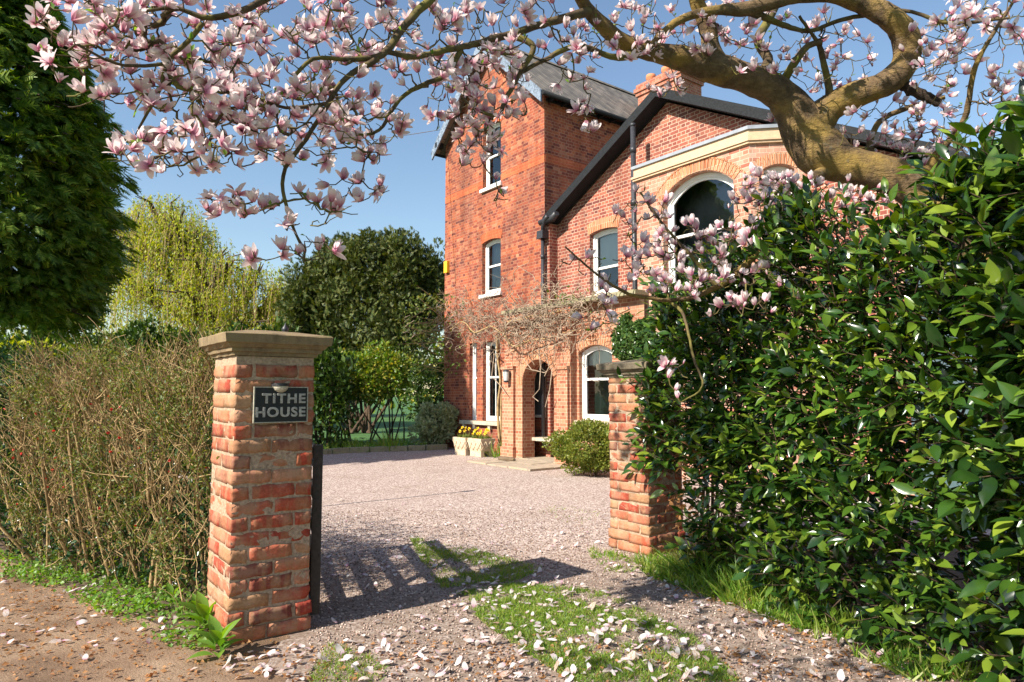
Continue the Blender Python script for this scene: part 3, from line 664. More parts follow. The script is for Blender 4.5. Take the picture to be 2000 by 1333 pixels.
# porch interior: dark window, bench board
iw = span(1044, 1066, DT, sTL, 780)
for _ in (0,):
    fm = MB(); z0i, z1i = zz(1055, 815, DT), zz(1055, 712, DT); a0, a1 = sTL+iw[0], sTL+iw[1]
    for (x0, x1, y0, y1) in ((a0, a0+.05, z0i, z1i), (a1-.05, a1, z0i, z1i), (a0+.051, a1-.051, z0i, z0i+.06), (a0+.051, a1-.051, z1i-.05, z1i)): fm.box(x0, x1, DT-.05, DT-.004, y0, y1)
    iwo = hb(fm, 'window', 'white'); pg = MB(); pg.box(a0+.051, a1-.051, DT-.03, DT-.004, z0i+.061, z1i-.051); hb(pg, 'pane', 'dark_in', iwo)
bn = MB(); z = zz(1060, 857, DT-.25); bn.box(sP0+.4, sP1-.02, DT-.42, DT-.003, z-.04, z+.03); bo = hb(bn, 'porch_bench', 'sill_stone')
# wall lantern
a, z = F(992, 735, DP-.12); bp = MB(); bp.box(a-.05, a+.05, DP-.09, DP-.073, z-.02, z+.12); ln = MB(); ln.lathe([(.0, .17), (.075, .13), (.08, .11)], (a, DP-.17, z), 14); bt_ = MB(); bt_.lathe([(.06, -.1), (.065, -.13), (.0, -.15)], (a, DP-.17, z), 14); ln.tube([(a, DP-.09, z+.11), (a, DP-.17, z+.125)], .012, 6)
lo = hb(ln, 'wall_lantern', 'iron'); hb(bp, 'back_plate', 'iron', lo); hb(bt_, 'lamp_base', 'iron', lo); gl_ = MB(); gl_.lathe([(.06, -.1), (.072, .0), (.072, .11)], (a, DP-.17, z), 16); hb(gl_, 'lamp_glass', 'lamp_glass', lo)

def H(s, d, z=0.0): return HE*s + HW*d + np.array([0, 0, z])     # house axes -> world

# ================================================================== GROUND
def sheet(name, pts, z, mat, sub=False, **k):
    mb = MB(); mb.poly([(x, y, z) for x, y in pts]); o = mb.build(name, M[mat], None, **k)
    return o
ang = np.linspace(0, 2*math.pi, 65)[:-1]
sheet('ground', [(600*math.cos(a), 600*math.sin(a)) for a in ang], -.012, 'lawn', kind='structure')
def gp(px, py): g = G(px, py); return (g[0], g[1])
kerb_px = [(612, 888), (680, 884), (760, 881), (830, 879), (872, 877)]
kw = [np.array(gp(*p)) for p in kerb_px]
hb_ = lambda s, d: tuple(H(s, d)[:2])
drive = [gp(440, 1262)] + [gp(430, 1180)] + [(-3.2, 9.5), (-6.5, 13.0)] + [tuple(k) for k in kw] + [hb_(sTL, DT-.02), hb_(sTR, DT-.02), hb_(sE1+3, DT-.02), (12, 2.5), (2.6, 2.2), (2.2, 1.2), (-.9, 1.2), (-1.3, 3.4)]
ds_ = sheet('gravel_drive', drive, -.004, 'gravel', kind='structure')
lane = [(-14, .5), (-14, 9), (-6, 7.4), (-4.4, 6.4), (-2.9, 5.3), (-2.0, 4.75), (-1.45, 4.4), (-1.25, 3.7), (-.95, 3.1), (-.6, .5)]
edge_ = []
for (a, b) in zip(lane[5:-1], lane[6:]):
    for t in np.linspace(0, 1, 14, endpoint=False): edge_.append((a[0]*(1-t)+b[0]*t+random.gauss(0, .02)+.05*math.sin(9*(a[1]*(1-t)+b[1]*t)), a[1]*(1-t)+b[1]*t))
lane = lane[:5] + edge_ + [lane[-1]]
sheet('dirt_lane', lane, -.0025, 'dirt', kind='structure')
# beds: soil under the hedges and along the kerb
def bed(name, line, width, z=.004): 
    l = [np.array(p, float) for p in line]; a = l; b_ = [p + np.array(width) for p in l]
    sheet(name, [tuple(p) for p in a + b_[::-1]], z, 'earth', kind='structure')
bed('soil_bed', [tuple(k + np.array([0, .16])) for k in kw], (-.4, 1.3))
sheet('hedge_soil', [(1.2, 6.9), (1.35, 6.2), (1.75, 5.1), (2.15, 4.0), (2.45, 3.2), (2.7, 1.5), (5, 1.5), (5, 7.2)], .0, 'earth', kind='structure')
sheet('border_soil', [(-1.9, 4.3), (-3.1, 5.15), (-4.4, 6.2), (-6, 7.2), (-14, 10.5), (-14, 13), (-5.5, 8.9), (-2.0, 6.6), (-1.75, 4.9), (-1.72, 4.3)], .002, 'earth', kind='structure')
# kerb of old stones
kr = MB(); pts = kw
for i in range(len(pts)-1):
    a, b_ = pts[i], pts[i+1]; L_ = np.linalg.norm(b_-a); n = max(1, int(L_/.38)); u = (b_-a)/L_; nn = np.array([-u[1], u[0]])
    for k in range(n):
        c = a + u*L_*(k+.5)/n; ln_ = L_/n*.94; h = .11+.035*random.random(); w_ = .15+.03*random.random(); o = nn*(random.random()-.5)*.03
        kr.obox((*(c-u*ln_/2+o), h/2-.02), (*(c+u*ln_/2+o), h/2-.02), (*(nn*w_), 0), (0, 0, h+.04))
kr.build('kerb', M['coping'], None, kind='structure')
# stone slabs before the porch
pv = MB()
px_ = [(950, 912), (1090, 931), (1165, 924), (1083, 890), (1000, 897)]
a0 = F(1000, 800, DP)[0]; a1 = sP1+.2
for i in range(3):
    for j in range(2):
        s0 = a0 + (a1-a0)*i/3; s1 = a0 + (a1-a0)*(i+1)/3-.012; d1 = DP-.01-.62*j; d0 = d1-.605
        pv.prism([tuple(H(s0, d0, 0)), tuple(H(s1, d0, 0)), tuple(H(s1, d1, 0)), tuple(H(s0, d1, 0))], (0, 0, .035+.006*((i+j) % 2)))
pv.prism([tuple(H(sP0+.02, DP-.009, 0)), tuple(H(sP1-.02, DP-.009, 0)), tuple(H(sP1-.02, DT-.01, 0)), tuple(H(sP0+.02, DT-.01, 0))], (0, 0, .05))
pv.build('stone_paving', M['paving'], None, kind='structure')
# ================================================================== GATE PILLARS
FA = R(37.5); FD = np.array([math.cos(FA), math.sin(FA), 0]); LD = np.array([-math.sin(FA), math.cos(FA), 0])
def rbox_tpl(n=(7, 3, 3), ):
    """surface grid of a unit cube as welded quads"""
    idx = {}; v = []; f = []
    def vid(i, j, k):
        key = (i, j, k)
        if key not in idx: idx[key] = len(v); v.append((i/n[0]-.5, j/n[1]-.5, k/n[2]-.5))
        return idx[key]
    for i in range(n[0]):
        for j in range(n[1]): f.append((vid(i,j,0), vid(i,j+1,0), vid(i+1,j+1,0), vid(i+1,j,0))); f.append((vid(i,j,n[2]), vid(i+1,j,n[2]), vid(i+1,j+1,n[2]), vid(i,j+1,n[2])))
        for k in range(n[2]): f.append((vid(i,0,k), vid(i+1,0,k), vid(i+1,0,k+1), vid(i,0,k+1))); f.append((vid(i,n[1],k), vid(i,n[1],k+1), vid(i+1,n[1],k+1), vid(i+1,n[1],k)))
    for j in range(n[1]):
        for k in range(n[2]): f.append((vid(0,j,k), vid(0,j,k+1), vid(0,j+1,k+1), vid(0,j+1,k))); f.append((vid(n[0],j,k), vid(n[0],j+1,k), vid(n[0],j+1,k+1), vid(n[0],j,k+1)))
    return np.array(v), np.array(f)
RBV, RBF = rbox_tpl()
def bricks_mesh(boxes, r=.005, jit=.003):
    Vs = []; Fs = []; n = 0
    for (c, hsz) in boxes:
        c = np.array(c); h = np.array(hsz)/2; p = RBV*2*h
        q = np.clip(p, -(h-r), h-r); d = p-q; l = np.linalg.norm(d, axis=1, keepdims=True); p = q + np.where(l > 1e-9, d/(l+1e-9)*r, 0)
        ph = rng.random(3)*7
        p = p + jit*np.stack([np.sin(40*p[:, 1]+ph[0]+60*p[:, 2]), np.sin(35*p[:, 0]+ph[1]+70*p[:, 2]), np.sin(45*p[:, 0]+ph[2])], 1) + rng.normal(size=p.shape)*jit*.45
        Vs.append(p+c + rng.normal(size=3)*.0022); Fs.append(RBF+n); n += len(p)
    return np.concatenate(Vs), np.concatenate(Fs)
def pillar(centre, htop, label, capmat, courses, lit=1, half=.25):
    root = empty('gate_pillar', (centre[0], centre[1], 0), FA, label=label, cat='gate pillar', group='brick pillars at the drive entrance')
    ch_ = htop/courses; boxes = []; W = 2*half; g = .013; dp_ = .105
    for k in range(-1, int(round(courses))):
        z = ch_*(k+.5); hh = ch_-g; pl = .012 if k < 2 else 0
        # four faces, corner bricks shared: alternate which face owns the corner
        for face in range(4):
            if (k+face) % 2 == 0: cuts = [0, .5, 1.0]
            else: cuts = [.24, .76] if True else []
            segs = []
            if (k+face) % 2 == 0: segs = [(-half-pl, -.006), (.006, half+pl)]
            else: segs = [(-half+dp_+g, -half+dp_+g+.005)] and [(-half+dp_+g, half-dp_-g)]
            for (a, b) in segs:
                jb = random.uniform(-.02, .02) if len(segs) == 2 else 0
                if len(segs) == 2: a, b = (a, b+jb) if a < -.1 else (a+jb, b)
                if len(segs) == 1:
                    pass
                cx = (a+b)/2; L_ = b-a; cy = -half-pl+dp_/2
                sz = (L_, dp_, hh)
                if face == 0: c = (cx, cy, z); s_ = sz
                elif face == 1: c = (-cy, cx, z); s_ = (sz[1], sz[0], sz[2])
                elif face == 2: c = (-cx, -cy, z); s_ = sz
                else: c = (cy, -cx, z); s_ = (sz[1], sz[0], sz[2])
                boxes.append((c, s_))
    # long bricks need their grid along x; others are fine with the same template
    V, Fq = bricks_mesh(boxes)
    me = mesh_np('brickwork', V, Fq); br = link('brickwork', me, M['pillar_brick'], root)
    mo = MB(); mo.box(-half+.0045, half-.0045, -half+.0045, half-.0045, -.1, htop-.002); mo.build('mortar_core', M['mortar'], br)
    cp = MB(); k = len(cp.v)
    prof = [(.262, 0), (.268, .022), (.285, .026), (.288, .048), (.300, .052), (.318, .07), (.332, .078), (.338, .130), (.331, .137), (.16, .168), (.0, .187)]
    rings = []
    for (hwid, z) in prof:
        nseg = 7; ring = []
        for sd in range(4):
            for i in range(nseg):
                t = -1 + 2*i/nseg; p = [(t, -1), (1, t), (-t, 1), (-1, -t)][sd]
                j = .0016 if hwid > .1 else 0
                ring.append((p[0]*hwid*half/.25+random.gauss(0, j), p[1]*hwid*half/.25+random.gauss(0, j), htop+z+random.gauss(0, j)))
        rings.append(ring)
    nr = len(rings[0])
    for ring in rings: cp.v += ring
    for a in range(len(rings)-1):
        for i in range(nr): cp.f.append([a*nr+i, a*nr+(i+1) % nr, (a+1)*nr+(i+1) % nr, (a+1)*nr+i]); cp.sm.append(False)
    cp.f.append(list(range(nr))[::-1]); cp.sm.append(False)
    cp.build('capstone', M[capmat], root)
    return root
NC = np.array([-1.70, 4.20]); cenL = NC + .25*FD[:2] + .25*LD[:2]
NR = np.array([1.27, 6.45]); cenR = NR + .25*FD[:2] + .25*LD[:2]
pillar(cenL, 1.74, 'brick gate pillar carrying the black house name plate', 'cap_stone', 18.5)
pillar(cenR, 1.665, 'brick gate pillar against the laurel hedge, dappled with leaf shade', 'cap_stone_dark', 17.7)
def onface(px, py, cen, half=.25):        # front face of a pillar -> (x, z) in the pillar's own axes
    r = ray(px, py); c = np.array([*cen, 0]); n = -LD; p0 = c + n*half; t = ((p0 - np.array([0, 0, EYE])) @ n)/(r @ n); q = r*t + np.array([0, 0, EYE]) - c
    return float(q @ FD), float(q[2])
# ---- name plate
x0, z1 = onface(496, 757, cenL); x1, z0 = onface(596, 822, cenL); xm = (x0+x1)/2; zm = (z0+z1)/2; pw, ph = x1-x0, (z1-z0)*1.0
sp = cenL - LD[:2]*.262
sign = empty('house_sign', (*(sp + FD[:2]*xm), zm), FA, label='black name plate with raised pale capitals on the left brick pillar', cat='sign')
mb = MB(); mb.box(-pw/2, pw/2, -.012, .0, -ph/2, ph/2); mb.build('plate', M['sign_plate'], sign)
mb = MB(); e = .006
for (a, b_, c, d) in ((-pw/2-e, pw/2+e, -ph/2-e, -ph/2), (-pw/2-e, -pw/2, -ph/2, ph/2), (pw/2, pw/2+e, -ph/2, ph/2), (-pw/2-e, pw/2+e, ph/2, ph/2+e)): mb.box(a, b_, -.017, .0, c, d)
mb.build('rim', M['sign_rim'], sign)
def text(body, size, loc, mat, name, parent, ext=.003, off=.0016, sx=1.0):
    cu = bpy.data.curves.new(name, 'FONT'); cu.body = body; cu.size = size; cu.align_x = 'CENTER'; cu.align_y = 'CENTER'; cu.extrude = ext; cu.offset = off; cu.bevel_depth = .0012; cu.space_character = 1.15
    o = bpy.data.objects.new(name, cu); C.objects.link(o); bpy.context.view_layer.update()
    me = bpy.data.meshes.new_from_object(o.evaluated_get(bpy.context.evaluated_depsgraph_get())); bpy.data.objects.remove(o)
    me.transform(Matrix.Translation(loc) @ Matrix.Rotation(R(90), 4, 'X') @ Matrix.Diagonal((sx, 1, 1, 1)))
    return link(name, me, mat, parent)
text('TITHE', ph*.385, (pw*.05, -.014, ph*.17), M['sign_letter'], 'lettering', sign, sx=1.12)
text('HOUSE', ph*.385, (-pw*.01, -.014, -ph*.23), M['sign_letter'], 'lettering', sign, sx=1.10)
lx, lz = onface(546, 754, cenL); lx -= xm; lz -= zm
mb = MB(); n = 14
half_ = [(lx + .055*math.cos(math.pi*i/n), -.062*math.sin(math.pi*i/n)) for i in range(n+1)]
mb.prism([(x, y, lz) for x, y in half_], (0, 0, .018)); sc_ = mb.build('sign_lamp', M['iron'], sign)
mb = MB(); prev = None
for j in range(6):
    rr = math.cos(j*.3); zz_ = lz - .042*math.sin(j*.3)
    row = [(lx + .05*rr*math.cos(math.pi*i/n), -.056*rr*math.sin(math.pi*i/n)-.001, zz_-.001) for i in range(n+1)]
    if prev:
        for i in range(n): mb.poly([prev[i], row[i], row[i+1], prev[i+1]], True)
    prev = row
mb.build('lamp_lens', simple('lamp_lens', (.5, .45, .36), .3, 90, .3), sc_)

# ---- five bar gate standing open behind the left pillar
GH = np.array([-1.292, 4.60]); GDir = np.array([-.335, .942]); GDir = GDir/np.linalg.norm(GDir); GL = 1.85
gate = empty('timber_gate', (*GH, 0), math.atan2(GDir[1], GDir[0]), label='dark timber five bar gate folded open behind the left pillar', cat='gate')
mb = MB(); mb.box(0, .075, -.03, .03, .06, 1.16); mb.build('gate_stile', M['gate_wood'], gate)
mb = MB(); mb.box(GL-.07, GL, -.025, .025, .06, 1.12); mb.build('gate_stile', M['gate_wood'], gate)
for z, h in ((.12, .08), (.33, .075), (.54, .075), (.77, .075), (1.02, .1)):
    mb = MB(); mb.box(.0751, GL-.0701, -.016, .016, z, z+h); mb.build('rail', M['gate_wood'], gate)
for a, b_ in (((.1, 0, .15), (GL*.5, 0, 1.04)), ((GL-.1, 0, .15), (GL*.5, 0, 1.04))):
    mb = MB(); mb.obox((a[0], .028, a[2]), (b_[0], .028, b_[2]), (0, .022, 0), (-.05, 0, .05)); mb.build('brace', M['gate_wood'], gate)
hg = MB(); hg.box(-.03, .3, .031, .04, 1.03, 1.07); hg.build('hinge', M['iron'], gate)
hg = MB(); hg.box(-.03, .3, .031, .04, .14, .18); hg.build('hinge', M['iron'], gate)

# ---- things before the porch
def hloc(px, py): g = G(px, py); return g
def trough(px, py, label, seedy):
    g = G(px, py); s0 = float(g @ HE); d0 = float(g @ HW); W_, D_, H_ = .58, .42, .30
    root = empty('stone_planter', tuple(H(s0+W_/2, d0+D_/2)), HROT, label=label, cat='planter', group='stone planters under the tall window')
    f1 = MB(); f1.box(-W_/2+.05, W_/2-.05, -D_/2+.04, -D_/2+.14, 0, .13); f1.box(-W_/2+.05, W_/2-.05, D_/2-.14, D_/2-.04, 0, .13); f1.box(-W_/2+.05, -W_/2+.15, -D_/2+.1401, D_/2-.1401, 0, .128); f1.build('plinth', M['planter_stone'], root)
    b = MB(); z0 = .132; o = .04
    lo = [(-W_/2+o, -D_/2+o), (W_/2-o, -D_/2+o), (W_/2-o, D_/2-o), (-W_/2+o, D_/2-o)]; hi = [(-W_/2, -D_/2), (W_/2, -D_/2), (W_/2, D_/2), (-W_/2, D_/2)]
    t = .05; inn = [(-W_/2+t, -D_/2+t), (W_/2-t, -D_/2+t), (W_/2-t, D_/2-t), (-W_/2+t, D_/2-t)]
    for i in range(4):
        j = (i+1) % 4
        b.poly([(*lo[i], z0), (*lo[j], z0), (*hi[j], z0+H_-.05), (*hi[i], z0+H_-.05)]); b.poly([(*hi[i], z0+H_-.05), (*hi[j], z0+H_-.05), (*hi[j], z0+H_), (*hi[i], z0+H_)])
        b.poly([(*hi[i], z0+H_), (*hi[j], z0+H_), (*inn[j], z0+H_), (*inn[i], z0+H_)]); b.poly([(*inn[i], z0+H_), (*inn[j], z0+H_), (*inn[j], z0+H_-.06), (*inn[i], z0+H_-.06)])
    b.poly([(*p, z0) for p in lo[::-1]])
    b.build('basin', M['planter_stone'], root)
    r_ = MB()
    for i, (A, B_) in enumerate((((0, 1)), ((1, 2)))):
        for k in range(3):
            for sg in (0, 1):
                ta, tb = (k+sg)/3, (k+1-sg)/3
                a = np.array([*(np.array(lo[A])*(1-ta)+np.array(lo[B_])*ta), z0+.02]); c = np.array([*(np.array(hi[A])*(1-tb)+np.array(hi[B_])*tb), z0+H_-.07])
                nn = np.array([0, -1, 0]) if i == 0 else np.array([1, 0, 0]); r_.tube([a+nn*.004, c+nn*.004], .013, 5)
    r_.build('relief', M['planter_stone'], root)
    so = MB(); so.poly([(*p, z0+H_-.05) for p in inn]); so.build('soil', M['earth'], root)
    return s0, d0, W_, D_, z0+H_
for i, (px, py, lb) in enumerate(((884, 887, 'weathered stone planter of spring flowers nearest the house corner'), (913, 890, 'weathered stone planter of daffodils nearest the porch'))):
    s0, d0, W_, D_, zt = trough(px, py, lb, i)
    root = empty('daffodil_clump' if i else 'primula_clump', tuple(H(s0+W_/2, d0+D_/2, zt-.05)), 0, label='yellow daffodils growing in the planter nearest the porch' if i else 'pale primulas with a few daffodils in the planter by the house corner', cat='flowers')
    n = 140; ps = np.array([HE*random.uniform(-W_/2+.06, W_/2-.06) + HW*random.uniform(-D_/2+.06, D_/2-.06) for _ in range(n)])
    V, Fq, _ = scatter(BLADE[0], BLADE[1], ps, rdirs(n, 2.0), rdirs(n), rng.uniform(.1, .22, n)*(1 if i else .8)); link('leaves', mesh_np('leaves', V, Fq), M['bush_leaf'], root)
    V, Fq, _ = scatter(SMALL[0], SMALL[1], ps+np.array([0, 0, .03]), rdirs(n, .6), rdirs(n), .08); link('leaves', mesh_np('leaves', V, Fq), M['hedge_leaf'], root)
    st = TB(); fl = []
    for k in range(13 if i else 5):
        p = HE*random.uniform(-W_/2+.05, W_/2-.05) + HW*random.uniform(-D_/2+.05, D_/2-.05); q = p + np.array([random.gauss(0, .03), random.gauss(0, .03), random.uniform(.16, .3)])
        st.add([p, (p+q)/2+.01, q], .004, 4); fl.append(q)
    st.build('stem', M['bush_leaf'], root)
    for q in fl:
        fm = MB(); ax = norm(np.array([-.5, -.7, .3])+rng.normal(size=3)*.3); u1 = norm(np.cross(ax, [0, 0, 1.])); u2 = np.cross(ax, u1)
        for k in range(6):
            a = k*math.pi/3; d = u1*math.cos(a)+u2*math.sin(a); e = u1*math.cos(a+.5)+u2*math.sin(a+.5); e2 = u1*math.cos(a-.5)+u2*math.sin(a-.5)
            fm.poly([q, q+e2*.028, q+d*.05+ax*.005, q+e*.028])
        fm.tube([q, q+ax*.03], [.012, .02], 7, cap=False); fm.build('flower', M['daffodil'], root)
# rolled mat / log on the slabs
g = G(990, 903); root = None
mb = MB(); u = HE; 
pts = [g + HE*t*.5 + HW*(.03*math.sin(5*t)) + np.array([0, 0, .07]) for t in np.linspace(-.5, .5, 9)]
mb.tube(pts, [.045, .06, .055, .065, .06, .055, .06, .05, .035], 9)
mb.build('log', M['log_bark'], None, label='small dark log lying on the stone slabs outside the porch', cat='log')
# little finial of a post behind the left pillar
pf = P(557, 650, 9.0); fin = empty('garden_post', (pf[0], pf[1], 0), label='slim dark post whose finial shows just above the left pillar', cat='post')
mb = MB(); mb.tube([(0, 0, 0), (0, 0, pf[2]-.05)], .02, 10); mb.build('post', M['iron'], fin)
mb = MB(); mb.lathe([(.0, -.06), (.05, -.05), (.055, -.02), (.02, .0), (.045, .03), (.045, .06), (.012, .1), (.0, .14)], (0, 0, pf[2]), 14); mb.build('finial', M['iron'], fin)
# overhead cable
cb = TB(); a = P(-250, 328, 11.0); b_ = H(sTL+.05, DT-.05, zz(870, 254, DT))
pts = [a*(1-t)+b_*t - np.array([0, 0, .25*4*t*(1-t)]) for t in np.linspace(0, 1, 24)]; cb.add(pts, .011, 5)
cb.build('overhead_cable', M['wire'], None, label='thin grey cable running through the conifer to the tower corner', cat='cable')

# ================================================================== PLANTS
def catmull(pts, step):
    pts = np.array(pts, float); out = []; q = np.vstack([2*pts[0]-pts[1], pts, 2*pts[-1]-pts[-2]])
    for i in range(1, len(q)-2):
        p0, p1, p2, p3 = q[i-1], q[i], q[i+1], q[i+2]; L_ = np.linalg.norm((p2-p1)[:3]); n = max(2, int(L_/step))
        for t in np.linspace(0, 1, n, endpoint=False):
            out.append(.5*((2*p1)+(-p0+p2)*t+(2*p0-5*p1+4*p2-p3)*t*t+(-p0+3*p1-3*p2+p3)*t**3))
    out.append(pts[-1]); return np.array(out)

def lobes(center, rad, K, lr, n, bottom=-.6, flat=1.0):
    """points and outward directions on K overlapping lumps that fill an ellipsoid"""
    c = rdirs(K)*(rng.random((K, 1))**.45)*(1-lr*.8); c = c[c[:, 2] > bottom]; K = len(c)
    i = rng.integers(0, K, n); d = rdirs(n); sz = rng.uniform(.7, 1.25, K)[i]
    rr = rng.uniform(.72, 1.06, n)
    p = c[i] + d*(lr*sz*rr)[:, None]
    # keep what faces out of the whole
    keep = (np.linalg.norm(p, axis=1) > .45) & (p[:, 2] > -1)
    p = p[keep]; d = norm(d[keep] + p*.7)
    return np.array(center) + p*np.array(rad), d, p
def stems_to(root, base, tops, mat, r0=.03, n=5, spread=.1):
    tb = TB()
    for t in tops:
        b = np.array(base) + rng.normal(size=3)*spread*np.array([1, 1, 0]); m = (b*.45+t*.55) + rng.normal(size=3)*.08*np.linalg.norm(t-b); tb.add([b, (b+m)/2+rng.normal(size=3)*.02, m, (m+t)/2+rng.normal(size=3)*.03, t], [r0, r0*.8, r0*.6, r0*.4, r0*.2], n)
    return tb
def bush(name, center, rad, K, lr, n, size, mat, label, cat, stem='dark_bark', ns=14, tpl=SMALL, up=.3, bottom=-.8, group=None, r0=.02, rand=.9):
    p, d, q = lobes(center, rad, K, lr, n, bottom); p[:, 2] = np.maximum(p[:, 2], .02)
    root = empty(name, (center[0], center[1], 0), label=label, cat=cat, group=group)
    V, Fq, uv = scatter(tpl[0], tpl[1], p, d + rng.normal(size=d.shape)*rand + np.array([0, 0, up]), rdirs(len(p)), size*rng.uniform(.65, 1.3, len(p)))
    o3 = np.array([center[0], center[1], 0])
    link('foliage', mesh_np('foliage', V-o3, Fq), M[mat], root)
    idx = rng.integers(0, len(p), ns); tb = stems_to(root, (center[0], center[1], 0), p[idx], stem, r0, 5, min(rad[:2])*.2); tb.build('stem', M[stem], root, origin=o3)
    return root

def upright(p, n, r0):
    tb = TB(); foot = []
    for q in sorted(p[rng.integers(0, len(p), n)].tolist()):
        if q[2] < .5: continue
        foot.append((q[0]+rng.normal()*.05, q[1]+rng.normal()*.15, -.03))
        tb.add([foot[-1], (q[0]+rng.normal()*.1, q[1]+rng.normal()*.1, q[2]*.5), q], [r0, r0*.7, r0*.4], 5)
    tb.add(foot, r0*1.2, 5)
    return tb
# ---- big cypress on the left
def cypress():
    Yc = 13.0; cx = -60; X0 = (cx-1000)/1333*Yc*1.0; prof = [(-60, 60), (0, 130), (60, 175), (120, 215), (200, 275), (300, 312), (400, 322), (480, 325), (560, 300), (620, 262), (640, 235)]
    zs = np.array([P(0, y, Yc)[2] for y, _ in prof][::-1]); rs = np.array([r for _, r in prof][::-1])/1333*Yc
    root = empty('conifer_tree', (X0, Yc, 0), label='huge dark green conifer with drooping feathery sprays at the left edge', cat='tree')
    pos = []; dr = []; ups = []
    nb = 460
    for k in range(nb):
        z = rng.uniform(zs[0]-.1, zs[-1]+1.6); r = float(np.interp(z, zs, rs)); r = r if z < zs[-1] else max(.2, r*(1-(z-zs[-1])/2))
        a = rng.uniform(-math.pi, .35*math.pi) if rng.random() < .9 else rng.uniform(0, 6.28)
        r *= rng.uniform(.60, .85); tip = np.array([math.cos(a)*r, math.sin(a)*r, z]); inn = np.array([math.cos(a)*r*.45, math.sin(a)*r*.45, z+.45*r*.5])
        out = np.array([math.cos(a), math.sin(a), 0]); m = 66
        t = rng.random(m)**.7; c = inn + (tip-inn)*t[:, None]; c[:, 2] += (.3*np.sin(t*math.pi))
        side = np.array([-out[1], out[0], 0]); lat = rng.normal(size=m)*.30*(1.15-.5*t); c += side*lat[:, None]; c[:, 2] += rng.normal(size=m)*.07 - np.abs(lat)*.4
        pos.append(c); d = out*.9 + side*(lat*1.6)[:, None] + rng.normal(size=(m, 3))*.22 + np.array([0, 0, -.45]); dr.append(d); ups.append(np.array([0, 0, 1.]) + out*.6 + rng.normal(size=(m, 3))*.3)
    pos = np.concatenate(pos); dr = np.concatenate(dr); ups = np.concatenate(ups)
    V, Fq, _ = scatter(SPRAY[0], SPRAY[1], pos, dr, ups, rng.uniform(.18, .34, len(pos)))
    link('foliage', mesh_np('foliage', V, Fq), M['cypress'], root)
    n = 9000; z = rng.uniform(zs[0]+.2, zs[-1]+.5, n); rr = np.interp(z, zs, rs)*rng.uniform(.3, .72, n); a = rng.uniform(-math.pi, .4*math.pi, n); p = np.stack([np.cos(a)*rr, np.sin(a)*rr, z], 1)
    V, Fq, _ = scatter(SPRAY[0], SPRAY[1], p, np.stack([np.cos(a), np.sin(a), -.6+0*a], 1)+rng.normal(size=(n, 3))*.5, rdirs(n), rng.uniform(.3, .5, n)); link('inner_foliage', mesh_np('inner_foliage', V, Fq), M['cypress'], root)
    tb = TB(); tb.add([(0, 0, 0), (.05, 0, 3), (0, .05, 7), (0, 0, 11)], [.38, .3, .2, .05], 12); tb.build('trunk', M['dark_bark'], root)
    tb = TB()
    for k in range(60):
        z = rng.uniform(zs[0], 9.5); a = rng.uniform(-math.pi, 0.4*math.pi); r = float(np.interp(z, zs, rs))*.8; tb.add([(0, 0, z+.5), (math.cos(a)*r*.5, math.sin(a)*r*.5, z+.3), (math.cos(a)*r, math.sin(a)*r, z-.1)], [.05, .035, .012], 5)
    tb.build('branch', M['dark_bark'], root)
cypress()
